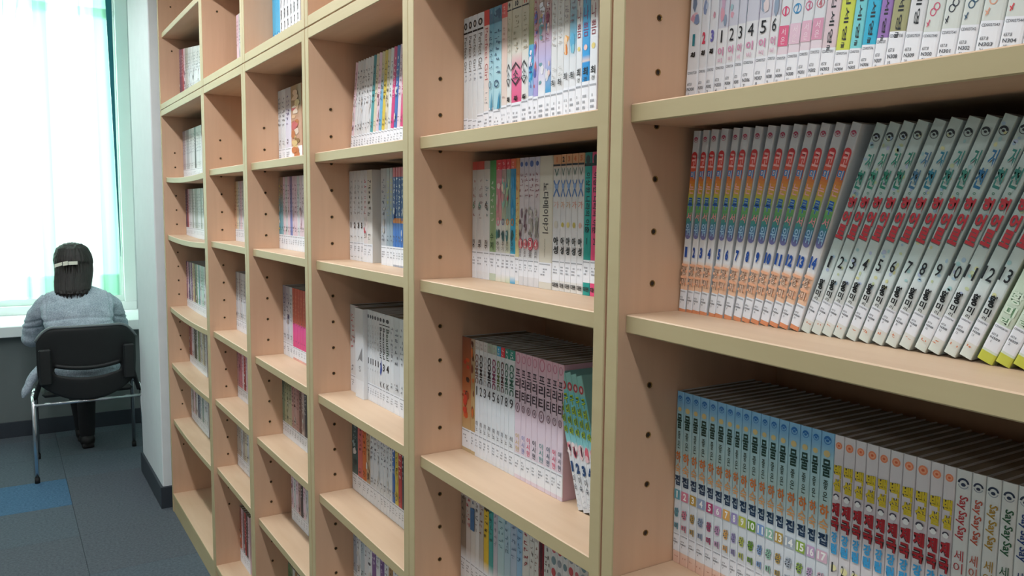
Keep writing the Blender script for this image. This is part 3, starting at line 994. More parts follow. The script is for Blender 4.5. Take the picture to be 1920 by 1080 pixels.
# ---- nearest bookcase, top row (its upper part runs out of the picture)
def ft(i):
    st = (0.0, 0.205)
    cc = dict(code='CD00275%02d' % (i + 20), call=('657.8', 'N30%d' % (i % 10), str(i + 1)))
    if i < 3:
        n = i + 1
        nc = ['2a7f8c', 'd0425c', '6a66b0'][i]
        def p(pr, w, H):
            blobs(pr, w, H, 0.97, 0.44, ['7f8fb0', 'c890a0', 'd8b0b8', '6f7f98', 'b8c4d8'], i, 10)
            pr.text_fit(str(n), -w * .2, w * .2, 0.335 * H, 0.40 * H, nc, 0.05)
            pr.text_fit('최', -w * .24, w * .24, 0.27 * H, 0.30 * H, '1c1c1e', 0.05)
        return dict(bands=grad((0, WH), (0.5, 'dcdde2'), (1, 'c9ccd6')), print=p, sticker=st, vol='slim white comic numbered %s in colour by the side panel' % NUM[n], side=['d0b83c', 'd8d8dc', 'd8d8dc'][i], **cc)
    if i < 9:
        n = i - 2
        sc = ['c83c70', 'd6d6da', '4f9f98', '4a54a8', 'd8507c', 'd9a860'][n - 1]
        def p(pr, w, H):
            blobs(pr, w, H, 0.97, 0.40, ['d8a0b0', '8f9fb4', 'd8c8a0', '9fc0c8', 'c8a8c0', 'e0d0d0'], i, 10)
            pr.text_fit(str(n), -w * (.1 if n == 1 else .24), w * (.1 if n == 1 else .24), 0.32 * H, 0.385 * H, '1e2228', 0.0)
            pr.text_fit('이', -w * .28, w * .28, 0.25 * H, 0.295 * H, 'd48ab0', 0.02)
            pr.text_fit('비', -w * .2, w * .2, 0.212 * H, 0.238 * H, 'd8a0bc', 0.0)
        return dict(bands=grad((0, WH), (0.395, 'e2e2e4'), (0.40, 'ccccd8'), (1, 'c6c8d2')), print=p, sticker=(0.0, 0.205), vol='white comic with plain black numeral %s above pink lettering' % NUM[n], side=sc, **cc)
    if i < 13:
        n = i - 8
        c = ['d84c74', '3f8fc0', 'c86a8c', 'c0707c'][n - 1]
        def p(pr, w, H):
            pr.ell(0, 0.405 * H, w * .36, w * .36, c, 18, ring=w * .07)
            pr.text_fit(str(n), -w * .14, w * .14, 0.38 * H, 0.43 * H, c, 0.02)
            pr.rect(-w * .47, w * .47, 0.235 * H, 0.335 * H, ['e0688c', 'e3c4d4', 'e0b4c8', 'd89ab4'][n - 1])
            pr.text_fit('서', -w * .2, w * .2, 0.288 * H, 0.322 * H, 'f2dfe6', 0.0)
            pr.text_fit('은', -w * .2, w * .2, 0.245 * H, 0.28 * H, 'f2dfe6', 0.0)
        return dict(bands=grad((0, WH), (0.19, 'e4d4de'), (0.34, 'dde0e4'), (1, 'd4d6da')), print=p, sticker=(0.0, 0.195), vol='pale comic with circled numeral %s and a pink band' % NUM[n], side='dcd6dc', **cc)
    if i < 19:
        k = i - 13
        c = ['d9c6cc', 'cdd658', '7ccfd6', '3fb4d6', '9a78b8', 'a5a47c'][k]
        nm = ['dusty pink', 'lime yellow', 'light turquoise', 'bright cyan', 'purple', 'olive grey'][k]
        def p(pr, w, H):
            pr.text_fit('김성재 / 김세영', -w * .14, w * .2, 0.205 * H, 0.75 * H, '34383c', 0.01, rot=True)
            pr.text_fit('글', -w * .14, w * .14, 0.172 * H, 0.196 * H, '3c4044', 0.02)
        return dict(bands=bands(WH, [0.185, 0.162, 0.16, 0.165, 0.185, 0.2][k], c), print=p, sticker=(0.0, [0.185, 0.162, 0.16, 0.165, 0.185, 0.2][k]), vol='%s comic with handwritten black lettering down its spine' % nm, side='d8dadc', **cc)
    if i == 19:
        def p(pr, w, H):
            pr.text_fit('김성재 / 김세영', -w * .12, w * .2, 0.215 * H, 0.76 * H, '2c3034', 0.01, rot=True)
        return dict(bands=flat('dcdde0'), print=p, sticker=(0.0, 0.185), vol='plain white comic with black lettering down its spine', side='d8dadc', **cc)
    k = i - 20
    c = ['d05a78', '2c3440', '3a5a74', 'e0a890', 'd84c54', '7a8a90'][k]
    nm = ['pink', 'black', 'slate blue', 'peach', 'red', 'grey'][k]
    def p(pr, w, H):
        for s_ in (-1, 1):
            pr.ell(s_ * w * .08, (0.262 + s_ * 0.011) * H, w * .19, w * .22, c, 16, ring=w * .055)
        pr.poly([(w * .18, 0.307 * H), (w * .30, 0.339 * H), (w * .26, 0.343 * H), (w * .14, 0.311 * H)], c)
        pr.poly([(w * .34, 0.352 * H), (w * .22, 0.342 * H), (w * .34, 0.327 * H)], c)
        pr.poly([(-w * .20, 0.222 * H), (-w * .32, 0.192 * H), (-w * .28, 0.189 * H), (-w * .15, 0.217 * H)], c)
        pr.poly([(-w * .34, 0.212 * H), (-w * .18, 0.199 * H), (-w * .18, 0.193 * H), (-w * .34, 0.206 * H)], c)
    return dict(bands=grad((0, 'dde1e8'), (0.17, 'dde1e8'), (0.171, 'd6dcd8'), (1, 'd4dad6')), print=p, sticker=(0.0, 0.17), vol='white comic with %s linked rings symbol' % nm, side='d4dad8', **cc)
row(5, 'top row', 1.6287, [-797, -776, -762, -748, -731, -716, -704, -685, -667, -654, -639, -623, -609, -594, -576, -559, -545, -529, -516, -498, -480, -462, -444, -426, -405, -385, -367], ft, lambda t: 2.5 + 6.0 * t)

# ---- second bookcase
def E1(i):
    st = (0.0, [.17, .16, .15, .19, .20, .22, .20, .22, .23, .22, .24, .25, .24, .25, .25, .25, .25, .26, .26, .27, .27, .27][i])
    def base(c, prn, d, **k):
        return dict(bands=c, print=prn, sticker=st, desc=d, **k)
    if i < 4:
        def p(pr, w, H):
            pr.ell(0, 0.93 * H, w * .34, H * .03, '2a2a2c', 12); pr.ell(0, 0.93 * H, w * .16, H * .016, 'c8c4bc', 8)
            pr.rect(-w * .46, w * .46, 0.865 * H, 0.88 * H, '17171a')
            pr.text_fit('Perfect Girl', -w * .26, w * .3, 0.55 * H, 0.84 * H, '5c564e', 0.0, rot=True)
            scrib(pr, w, H, 0.53, 0.46, '8a8f9a', i, 0.4, 0.03)
        return base(flat('dcdee0'), p, 'slim white comic with grey cursive title')
    if i == 4:
        def p(pr, w, H):
            pr.text_fit('Perfect Girl', -w * .2, w * .36, 0.45 * H, 0.86 * H, 'b86060', 0.0, rot=True)
            scrib(pr, w, H, 0.36, 0.22, '9a9a9e', i, 0.5)
        return base(grad((0, WH), (0.3, 'e6dcd6'), (0.88, 'e2c8c0'), (0.881, 'd04a44'), (1, 'd04a44')), p, 'cream comic with red cursive title')
    if i in (5, 6):
        def p(pr, w, H):
            blobs(pr, w, H, 0.985, 0.89, ['4f6f88', '6f96a8', '3c5870'], i, 5)
            scrib(pr, w, H, 0.83, 0.45, '3a5a78', i + 7, 0.8, 0.04)
            for q in range(2):
                pr.ell(0, (0.40 - q * .0) * H, w * .3, H * .03, '44607c', 12, ring=w * .1)
            pr.poly([(w * .1, .2 * H), (w * .44, .2 * H), (w * .44, .34 * H), (w * .25, .28 * H)], '3f90b4')
        return base(grad((0, WH), (0.19, WH), (0.191, 'a9d4e0'), (0.5, 'b4dbe4'), (0.87, '6fa4b8'), (0.88, '4c6f80'), (1, '5f8ca0')), p, 'light blue comic with dark blue writing')
    if i == 7:
        def p(pr, w, H):
            scrib(pr, w, H, 0.98, 0.9, 'e8b0a4', i, 0.7); scrib(pr, w, H, 0.82, 0.7, 'c09080', i, .5); scrib(pr, w, H, .3, .24, 'b0a0a0', 3, .6)
        return base(grad((0, WH), (0.25, 'e4d4cc'), (0.6, 'e3cabe'), (0.89, 'd6b4a2'), (0.891, 'd65a54'), (1, 'd65a54')), p, 'salmon comic with a red top')
    if i in (8, 9, 10):
        pk = i == 9
        def p(pr, w, H):
            pr.rect(-w * .47, w * .47, 0.925 * H, 0.935 * H, '1c1c1e')
            pr.text_fit('%d' % (i + 1), -w * .2, w * .2, .945 * H, .985 * H, '2a2a2c' if i < 10 else 'c03030', 0.05)
            scrib(pr, w, H, 0.88, 0.6, '9a8f74', i, 0.5)
            for s_ in (1, -1):
                zc = (0.50 if s_ > 0 else 0.38)
                pr.poly([(-w * .42, (zc - s_ * .02) * H), (0, (zc + s_ * .03) * H), (w * .42, (zc - s_ * .02) * H), (w * .42, (zc - s_ * .035) * H), (0, (zc + s_ * .012) * H), (-w * .42, (zc - s_ * .035) * H)], '2f3438')
            pr.text_fit('소', -w * .26, w * .26, 0.405 * H, 0.47 * H, '3c4448', 0.01)
            pr.text_fit('최', -w * .3, w * .3, 0.235 * H, 0.275 * H, '202024', 0.04)
        return base(grad((0, WH), (0.225, WH), (0.226, 'e0608c' if pk else 'e4e0da'), (0.45, 'e27aa0' if pk else 'dfe4e6'), (0.6, 'd9d4c8'), (0.75, 'bdb49a'), (1, 'c8bda6')), p, 'tan topped comic with zigzag bubble' if not pk else 'tan topped pink comic')
    if i == 11:
        def p(pr, w, H):
            blobs(pr, w, H, 0.62, 0.27, ['2f9fd0', '9a9ad8', '6f8fc8', 'b9c4e4', 'e4e0ee'], i, 10)
            pr.text_fit('소', -w * .3, w * .3, 0.42 * H, 0.5 * H, '4c5490', 0.01)
        return base(grad((0, WH), (.24, 'a8b4dc'), (0.5, '4fb0d8'), (0.62, '58a4c8'), (0.63, '7f8f58'), (0.9, 'b4ad80'), (1, 'c4ba9c')), p, 'blue and olive illustrated comic')
    if i in (12, 13, 14):
        def p(pr, w, H):
            blobs(pr, w, H, 0.9, 0.3, [['8f7fc0', 'd09ac4', '5c64b0', 'c86a70'], ['c8a878', '6f9fa8', 'a8a4d4', 'e4e4ea'], ['a05068', '3f90c0', 'e4c8c4', 'e0e0e4']][i - 12], i, 12)
            scrib(pr, w, H, 0.93, 0.6, ['b0505c', '8a7a68', '7a3048'][i - 12], i, 0.6)
        return base(grad((0, WH), (0.26, [ 'a9a0d8', WH, '4fa0d0'][i - 12]), (0.5, 'bdb6dc'), (0.75, 'c09a9c'), (1, 'b8a294')), p, 'purple pink illustrated comic')
    if i in (15, 16):
        def p(pr, w, H):
            scrib(pr, w, H, 0.92, 0.55, 'b0a69c', i, 0.4)
            pr.text_fit('최', -w * .28, w * .28, 0.285 * H, 0.33 * H, '3a3a3e', 0.02)
            scrib(pr, w, H, 0.42, .34, 'c0bcb8', i, .4)
        return base(grad((0, WH), (0.5, 'dedfdf'), (1, 'c8c0b6')), p, 'plain white comic with faint title')
    if i in (17, 18):
        def p(pr, w, H):
            blobs(pr, w, H, 0.62, 0.48, ['e0a050', 'd87c30', 'f0d0b0'] if i == 17 else ['58a8cc', '3f8fb8', '7fc0d4'], i, 7)
            scrib(pr, w, H, 0.92, 0.66, '8a7a84', i, 0.6)
            pr.text_fit('최', -w * .3, w * .3, 0.31 * H, 0.36 * H, '303034', 0.02)
        return base(grad((0, WH), (0.45, 'dfe2e6'), (0.6, 'ccc8c2' if i == 17 else '5fa4c0'), (1, 'bdb0a4')), p, 'white comic with an orange butterfly' if i == 17 else 'white comic with a blue blotch')
    bl = i in (21,)
    def p(pr, w, H):
        stack(pr, w, H, '오우나쁨', 0.99, 0.56, '8c3a48' if i != 20 else '7a4a78', 0.62, 0.0)
        pr.ell(0, 0.50 * H, w * .24, w * .24, 'e4d080' if i != 20 else 'f0c8c0', 12)
        pr.text_fit('최', -w * .3, w * .3, 0.315 * H, 0.37 * H, '26262a', 0.02)
        pr.text_fit('경', -w * .22, w * .22, 0.275 * H, 0.305 * H, '36363a', 0.0)
    if i == 20:
        return base(grad((0, WH), (.275, WH), (.276, '2c8fd0'), (0.4, '2f96d8'), (0.41, 'e6cfc8'), (0.45, '3aa0e0'), (0.75, '4fa0c8'), (1, '6a7f90')), p, 'bright blue comic with red lettering')
    return base(grad((0, WH), (0.6, 'dfe2e6'), (0.75, 'ccc4be'), (1, 'b9aba2')), p, 'white comic with dark red lettering')
row(4, 'top row', 1.627, [-1396, -1379, -1361, -1344, -1320, -1301, -1285, -1258, -1239, -1224, -1192, -1170, -1155, -1141, -1120, -1104, -1087, -1069, -1054, -1036, -1021, -1002, -983], E1)

def E2(i):
    def base(c, prn, d, st=(0.06, 0.24), **k):
        return dict(bands=c, print=prn, sticker=st, desc=d, **k)
    if i < 3:
        def p(pr, w, H):
            scrib(pr, w, H, 0.85, 0.5, ['b08a84', 'b0a0a0', '8a9a9c'][i], i, 0.5, 0.05)
            pr.text_fit('6', -w * .2, w * .22, 0.60 * H, 0.66 * H, ['3c7f58', '4c9088', '4a3c3c'][i], 0.0)
            stack(pr, w, H, '최주', 0.335, 0.255, '2e2e34', 0.5, 0.01)
        return base(grad((0, WH), (0.5, 'dfe0e0'), (0.93, 'c9c6be'), (0.931, 'c85a50' if i < 2 else 'a8a49c'), (1, 'c85a50' if i < 2 else 'a8a49c')), p, 'slim white comic with small numeral six')
    if i == 3:
        def p(pr, w, H):
            scrib(pr, w, H, 0.84, 0.45, 'dfe6d8', 77, 0.5, 0.045)
            stack(pr, w, H, '수지', 0.40, 0.25, '2c5a3c', 0.5, 0.01)
        return base(grad((0, 'c8d4c0'), (0.06, 'c8d4c0'), (0.061, '9ab48c'), (0.5, '8fae84'), (0.9, '4f9a5c'), (1, '3f8a4c')), p, 'green comic with white lettering')
    if i < 8:
        k = i - 4
        def p(pr, w, H):
            scrib(pr, w, H, 0.98, 0.9, 'f0b8b8', i, 0.6, 0.03)
            blobs(pr, w, H, 0.85, 0.55, [['d88a98', 'c8a0a0', 'e0c8c4'], ['8fc0b0', 'd0a0a0', 'e8d8c0'], ['c0505c', '4fa0b8', 'a8c8a0'], ['3f9cc8', '2f90c4', '5fb0d4']][k], i, 8)
            pr.ell(0, 0.495 * H, w * .3, w * .4, ['e89ab0', '4a4a8c', 'e0904c', 'e08a40'][k], 12, ring=w * .12)
            blobs(pr, w, H, 0.43, 0.36, ['3f7f84', '2c5a60', '9fc0c4'], i + 3, 4)
            stack(pr, w, H, '주기', 0.33, 0.25, '3a3a40', 0.5, 0.0)
        top = 'd0404c' if k < 3 else 'd86a4c'
        body = ['dfe0dc', 'dcdcd4', 'd6dcc8', '3fb0d8'][k]
        return base(grad((0, ['e4e4d0', 'dfe0cc', 'd0d8b8', '30a8d8'][k]), (0.06, WH), (0.24, WH), (0.241, body), (0.5, body), (0.51, ['d4a0a0', 'a8b8a0', '90b0a8', '40a0c8'][k]), (0.92, ['c8808c', 'b09490', '88a49c', '3f90b8'][k]), (0.921, top), (1, top)), p, ['pink topped comic with white foot', 'cream comic with a red top', 'pale green comic with a red top', 'bright blue comic with a red top'][k])
    if i == 8:
        def p(pr, w, H): scrib(pr, w, H, 0.9, 0.3, 'c86a4c', i, 0.7, 0.05)
        return base(grad((0, 'e6e2d8'), (0.2, 'e0dcae'), (0.5, 'e0d08c'), (1, 'c8824c')), p, 'narrow yellow and orange comic', (0.03, 0.22))
    if i < 13:
        n = i - 8
        def p(pr, w, H):
            pr.ell(0, 0.95 * H, w * .3, w * .3, '4c64a0', 10)
            scrib(pr, w, H, 0.88, 0.66, '8a4a54', i, 0.8, 0.035)
            blobs(pr, w, H, 0.62, 0.36, ['4a2c38', '8a7480', '6f5560', 'b8b0ac'] if n < 3 else ['a8a49c', '8a8680', 'c8c4bc'], i, 9)
            pr.ell(0, 0.33 * H, w * .46, w * .6, 'd4284a', 16)
            pr.ell(0, 0.33 * H, w * .38, w * .5, 'e8f0f0', 16, ring=w * .05)
            pr.text_fit(str(n), -w * .16, w * .16, 0.305 * H, 0.355 * H, 'f4eef0', 0.05)
            stack(pr, w, H, '표표', 0.285, 0.225, '3a3436', 0.5, 0.0)
        return base(grad((0, 'd8d8dc'), (0.22, WH), (0.4, 'd4ccd0'), (0.8, 'cfc4c4'), (1, 'b8b8c8')), p, 'illustrated comic with red numeral disc', (0.07, 0.21), vol='illustrated comic, numeral %s in a red disc' % NUM[n])
    if i == 13:
        def p(pr, w, H):
            pr.text_fit('노다메이야기', -w * .2, w * .24, 0.42 * H, 0.80 * H, '4a4440', 0.02, rot=True)
            pr.text_fit('sound lesson', -w * .05, w * .06, 0.24 * H, 0.38 * H, 'a09c88', 0.0, rot=True)
        return base(grad((0, 'd9d6cc'), (0.5, 'dcd8c8'), (1, 'c8c2b2')), p, 'thick cream book with brown lettering', (0.05, 0.2), dy=-0.001, side='d8d4c8')
    if i < 19:
        n = i - 13
        def p(pr, w, H):
            pr.text_fit(str(n), -w * .2, w * .2, .945 * H, .985 * H, 'c8703c' if n != 2 else '2a2420', 0.05)
            pr.rect(-w * .47, w * .47, 0.918 * H, 0.932 * H, '26262a')
            pr.poly([(-w * .3, .90 * H), (0, .84 * H), (w * .3, .90 * H), (w * .2, .90 * H), (0, .86 * H), (-w * .2, .90 * H)], '4a6a5c')
            for s_ in (-1, 1):
                pr.poly([(-s_ * w * .4, .81 * H), (-s_ * w * .3, .82 * H), (s_ * w * .42, .70 * H), (s_ * w * .32, .69 * H)], '4f78b0')
            pr.ell(0, .77 * H, w * .25, H * .02, '7f9cc8', 10)
            pr.text_fit('가', -w * .36, w * .36, .61 * H, .66 * H, ['d8a494', 'd8904c', 'c89a68', 'd87c60', 'd8705c'][n - 1], 0.0)
            pr.ell(0, .49 * H, w * .26, w * .3, ['d4d0c4', 'd0c060', 'd8cc84', 'c8b860', 'd8b0a4'][n - 1], 10)
            stack(pr, w, H, '아성', .40, .265, '16161a', 0.62, 0.03)
            pr.text_fit('대원', -w * .4, w * .4, .025 * H, .06 * H, '2a2a2c', 0.03)
        return base(grad((0, 'dedcd8'), (0.2, WH), (0.5, 'dadadc'), (0.9, 'c9c4ba'), (0.935, 'd09a6c'), (1, 'd8a478')), p, 'white comic with bold black author name', (0.075, 0.23), vol='white comic with blue cross, %s of five' % ORD[n - 1])
    c = [('1f9c94', '178078'), ('e0487c', 'c83c68'), ('7a5aa0', '5c4484')][min(2, i - 19)]
    n = i - 18
    def p(pr, w, H):
        pr.ell(0, .95 * H, w * .3, w * .4, '1c2c2c', 10)
        pr.rect(-w * .47, w * .47, 0.905 * H, 0.925 * H, '1c2426')
        pr.text_fit('이상한 나라의 아춘', -w * .26, w * .34, .44 * H, .86 * H, '1c2026', 0.015, rot=True)
        pr.text_fit(str(n), -w * .12, w * .12, .36 * H, .405 * H, '20343c', 0.0)
        pr.text_fit('대원', -w * .4, w * .4, .025 * H, .06 * H, '20242a', 0.03)
    return base(bands(c[0], 0.09, WH, 0.25, c[0], 0.905, c[1]), p, 'comic', (0.09, 0.25), vol='%s comic with black lettering' % ['teal', 'hot pink', 'purple'][min(2, i - 19)])
row(4, 'second row', 1.360, [-1360, -1343, -1316, -1295, -1273, -1253, -1238, -1223, -1206, -1194, -1179, -1165, -1146, -1131, -1093, -1071, -1057, -1041, -1025, -1009, -991, -972], E2)

def E3(i):
    def base(c, prn, d, st=(0.03, 0.2), **k):
        return dict(bands=c, print=prn, sticker=st, desc=d, H=0.227, **k)
    if i < 2:
        def p(pr, w, H):
            blobs(pr, w, H, 0.98, 0.25, ['7a3c28', 'b87848', 'd8b868', '5c3424', 'c86a34'] if i else ['c8402c', '3c2018', 'd0582c', '9a4428'], i, 14)
        return base(grad((0, 'c8b088'), (0.03, 'c8b088'), (0.2, 'c0a070'), (0.6, 'b8683c' if i == 0 else 'b09060'), (1, '8a5038' if i == 0 else 'a89078')), p, 'orange brown illustrated book' if i == 0 else 'worn tan illustrated book')
    if i < 11:
        n = i - 1
        tc = ['8a6a60', '2c2626', 'bfb4b0', '20242c', '8c3c5c', '5c6a34', '5c2c30', '3c6a58', '3c6a58'][n - 1]
        top = ['c8bcb0', 'c4b8b0', 'c4bcb4', '9aa08c', 'a8b4a0', '2f94b4', 'd0343c', '2f7f6c', '2f7f6c'][n - 1]
        def p(pr, w, H):
            scrib(pr, w, H, 0.985, 0.92, 'e8e4e0' if n > 5 else 'a08a88', i, 0.6, 0.03)
            pr.text_fit('COMIC', -w * .36, w * .36, .635 * H, .885 * H, tc, 0.035, rot=True)
            pr.text_fit(str(n), -w * (.1 if n == 1 else .28), w * (.1 if n == 1 else .28), .535 * H, .61 * H, '1c2026', 0.0)
            stack(pr, w, H, '최노', .31, .22, '5a5c64', 0.5, 0.0)
        return base(grad((0, WH), (0.5, 'dde1e6'), (0.92, 'cfccc8'), (0.921, top), (1, top)), p, 'comic', vol='white comic numbered %s under its vertical title' % NUM[n])
    n = i - 10
    ac = ['d8c088', '8a90c0', 'd8607c', '3a4450', '6fa0a0', '2c5068', 'd84870', '5c5c68'][n - 1]
    def p(pr, w, H):
        pr.ell(0, .95 * H, w * .34, w * .46, 'c87888', 12, ring=w * .1)
        pr.text_fit('프', -w * .34, w * .34, .81 * H, .87 * H, '3a2830', 0.022)
        pr.text_fit('리', -w * .38, w * .40, .715 * H, .80 * H, '3a2830', 0.022)
        pr.text_fit('티', -w * .38, w * .40, .615 * H, .705 * H, '3a2830', 0.022)
        pr.ell(0, .565 * H, w * .34, w * .42, '8a6a74', 14, ring=w * .1)
        pr.text_fit(str(n), -w * .1, w * .1, .55 * H, .58 * H, '5c3c48', 0.02)
        stack(pr, w, H, '이시현', .36, .21, ac, 0.55, 0.01)
    return base(grad((0, 'e4d4e0'), (0.2, 'e2d6e2'), (0.5, 'e0ccd8'), (0.75, 'd8b8c0'), (1, 'd8a8b0')), p, 'comic', side='dcb8cc', vol='pink comic, %s of eight with dark titles' % ORD[n - 1])
row(4, 'third row', 1.018, [-1398, -1362, -1346, -1329, -1314, -1299, -1282, -1265, -1251, -1237, -1222, -1202, -1181, -1165, -1147, -1129, -1104, -1087, -1070, -1054], E3)
def E3t(i):
    def p(pr, w, H):
        pr.ell(0, .90 * H, w * .40, w * .5, 'b83038', 14, ring=w * .2)
        pr.ell(0, .90 * H, w * .18, w * .2, 'f0b0b0', 8)
        for t, zt, zb in (('구', .84, .77), ('비', .76, .69), ('이', .68, .61), ('야', .60, .54)):
            pr.text_fit(t, -w * .34, w * .34, zb * H, zt * H, 'b8d43c', 0.02, outline='20382c')
        blobs(pr, w, H, .49, .38, ['d86878', '5c2c3c', 'e8c0c4', 'f0e0e0'], i, 6)
        pr.text_fit(str(i + 1), -w * .3, w * .3, .27 * H, .345 * H, '1c4474', 0.06)
        stack(pr, w, H, '이숙', .25, .13, '3c4454', 0.5, 0.01)
        scrib(pr, w, H, .12, .02, 'b4b8c0', i, .7, .03)
    return dict(H=0.226, bands=grad((0, 'dde0e6'), (0.36, 'dfe2e6'), (0.46, 'e8d8d8'), (0.49, '8fd0d4'), (0.85, '6fbcc0'), (0.86, '8cbcb0'), (1, '88b8ac')), print=p, side='b4a858' if i == 0 else '7fb8b8', vol='turquoise comic numbered %s, leaning left' % NUM[i + 1])
row(4, 'third row', 1.018, [-1010, -996, -980, -964, -949, -934], E3t, -18.5, fit=False)

def E4(i):
    C = [('8a7868', '2c2420'), ('c8bcb4', 'b03c40'), ('cfc8c0', '3c4a64'), ('d4d0cc', '2c2c34'), ('b4aca4', '7a3c28'), ('d8b434', '2c2820'), ('3f9a94', '1f5a58'), ('b9b4bc', '8a8690'), ('a9c4c8', '5c8890'), ('a4bcc8', '5c8090'), ('a8b8c8', '6c8098'), ('8fb4d0', '4c7494'), ('d0ccc4', '9a3038'), ('d0ccc4', '8a8078'), ('d4d0c8', '9a7a70'), ('8a3038', '3c1c20'), ('cfccc4', '4a4440'), ('d0ccc8', '7a5c60'), ('d0ccc8', '4a6a64'), ('d0ccc8', 'a04c54'), ('cfcac4', '6c4a68'), ('cfcac4', '3c5c70'), ('c8c0b8', '7a6a60')]
    c, t = C[i]
    def p(pr, w, H):
        if i == 15:
            pr.poly([(-w * .3, .75 * H), (0, .83 * H), (w * .3, .75 * H), (w * .3, .6 * H), (0, .52 * H), (-w * .3, .6 * H)], '4a2026')
        if i in (12, 13, 14): pr.text_fit(str(i - 11), -w * .25, w * .25, .80 * H, .88 * H, ['3c3c44', '6a5a5c', 'c05058'][i - 12], 0.02)
        if 16 < i:
            for q in range(5):
                pr.ell(0, (.88 - q * .09) * H, w * .36, w * .42, random.Random(i * 9 + q).choice(['8a8c90', 'c0686c', '70868a', 'b84a4c']), 12)
        else:
            scrib(pr, w, H, 0.78 if i in (12, 13, 14) else 0.95, 0.45, t, i, 0.6, 0.05)
        if i == 2: pr.rect(-w * .46, w * .46, .5 * H, .7 * H, '3c6a94')
    top = {0: 'c8bcb0', 5: '4a4438', 4: 'c0bcb4'}.get(i, c)
    return dict(bands=grad((0, WH), (0.2, WH), (0.3, c), (0.75, c), (0.76, top), (1, top)), print=p, sticker=(0.03, 0.2), desc=['black lettered', 'red lettered', 'white and blue', 'white', 'brown topped', 'yellow', 'teal', 'grey', 'pale blue', 'pale blue', 'pale blue', 'sky blue', 'white', 'white', 'white', 'dark red', 'white', 'white dotted', 'white dotted', 'white dotted', 'white dotted', 'white dotted', 'white dotted'][i] + ' comic')
row(4, 'bottom row', 0.755, [-1401, -1379, -1359, -1341, -1326, -1309, -1290, -1273, -1257, -1233, -1211, -1190, -1172, -1148, -1133, -1120, -1104, -1083, -1065, -1049, -1034, -1016, -1002, -981], E4)

# ---- generic maker for the rows further off: (colour name, body, top, ink)
def gen(cols, key, H=0.224, st=(0.02, 0.2), art=True, D=0.15):
    def f(i):
        nm, c, top, ink = cols[i]
        def p(pr, w, H_):
            sd = hash_(key, i)
            scrib(pr, w, H_, 0.90, 0.5, ink, sd, 0.55, 0.05)
            if art and sd % 3 == 0: blobs(pr, w, H_, 0.6, 0.26, [ink, top, c, 'd8d4d0'], sd, 5)
            scrib(pr, w, H_, 0.32, 0.24, '4a4a50', sd + 1, 0.5, 0.035)
        return dict(H=H, D=D, bands=grad((0, WH), (0.2, WH), (0.205, c), (0.55, c), (0.8, top), (1, top)), print=p, sticker=st, desc=nm + ' comic', side=c)
    return f
def hash_(k, i):
    return sum(ord(ch) * 31 for ch in k) + i * 17
W_ = ('white', 'dfe1e4', 'cfccc8', '6a6a70')
WG = ('white grey', 'd6d8dc', 'c4c2be', '5c5c64')
PK = ('pale pink', 'e4ccd6', 'd8b8c0', '8a4c60')
MG = ('magenta', 'd23c7c', 'c83470', 'f0d0dc')
BL = ('blue', '3f6fb4', '3860a4', 'e0e4ec')
TL = ('teal', '4f9fa4', '3f888c', '1c4448')
OR = ('orange', 'd8743c', 'c8643c', '4a2418')
RD = ('red', 'c03a40', 'b03438', 'f0d8d4')
YL = ('yellow', 'd8c050', 'c8b050', '4a4020')
GN = ('green', '7a9a6c', '6a8a60', '2c402c')
DK = ('dark', '3c3c44', '2c2c34', 'c8c8cc')
BR = ('brown', 'a8845c', '9a7850', '3c2818')
PU = ('purple', '7a5a90', '6a4c80', 'e0d4e8')
CR = ('cream', 'd8d0b8', 'c8bca0', '5c5040')

# third bookcase
X = [-1996 + 318 * k / 18 for k in range(19)]
row(3, 'top row', 1.627, X, gen([PK, W_, WG, WG, W_, ('black dotted', 'dcdcde', 'cfcfcc', '2a2a2c'), W_, TL, CR, PK, ('sky blue', '6fb0d8', 'c4b890', '4a4a50'), YL, CR, W_, MG, BL, PK, MG], 'D1'), lambda t: 11.5 - 4.5 * t)
def D2(i):
    cols = [W_, W_, W_, W_, ('pink outlined', 'e4dcdc', 'd0ccc8', 'c05060'), ('black printed', 'dcdad6', 'c8c0b0', '2a2626'), BR, ('grey', 'b4bcc4', 'b0aca8', '4a5060'), ('grey blue', '98a8b4', 'a8a8a4', 'c8c040'), ('grey blue', '90a4b4', 'a4a4a4', 'c8c040'), BL, BL, BL, BL]
    d = gen(cols, 'D2')(i)
    if i < 4:
        n = '1235'[i]
        old = d['print']
        def p(pr, w, H):
            scrib(pr, w, H, 0.9, 0.5, '9a9694', i, .5, .05)
            pr.text_fit(n, -w * .2, w * .2, .365 * H, .43 * H, '1c1c20', 0.05)
            scrib(pr, w, H, .28, .22, '3a3a40', i, .4, .03); scrib(pr, w, H, .05, .01, '3a3a40', i, .7, .025)
        d['print'] = p
        d['sticker'] = (0.06, 0.21)
        d['vol'] = 'white comic with bold black numeral %s' % NUM[int(n)]
    if i == 6:
        def p(pr, w, H):
            pr.rect(-w * .46, w * .46, .27 * H, .60 * H, '4a241c')
            pr.rect(-w * .1, w * .4, .44 * H, .56 * H, 'c8b8a4')
            pr.poly([(-w * .1, .56 * H), (w * .1, .62 * H), (w * .2, .56 * H)], '2c1c14')
            blobs(pr, w, H, .95, .64, ['6a4c28', 'b89458'], 6, 6)
        d.update(print=p, sticker=None, bands=grad((0, 'c88a50'), (.27, 'd09858'), (.6, 'c8a468'), (1, 'a88850')), dy=0.035, vol='thick tan book set back with a dark picture')
    if i >= 10:
        d['bands'] = grad((0, 'a8aebc'), (.06, 'a8aebc'), (.061, WH), (.2, WH), (.205, '3f74c0'), (.44, '3f70b8'), (.445, 'd8843c'), (.49, 'd8843c'), (.495, '3a5c98'), (.9, '34508c'), (.91, 'c8505c'), (1, 'c8505c'))
    return d
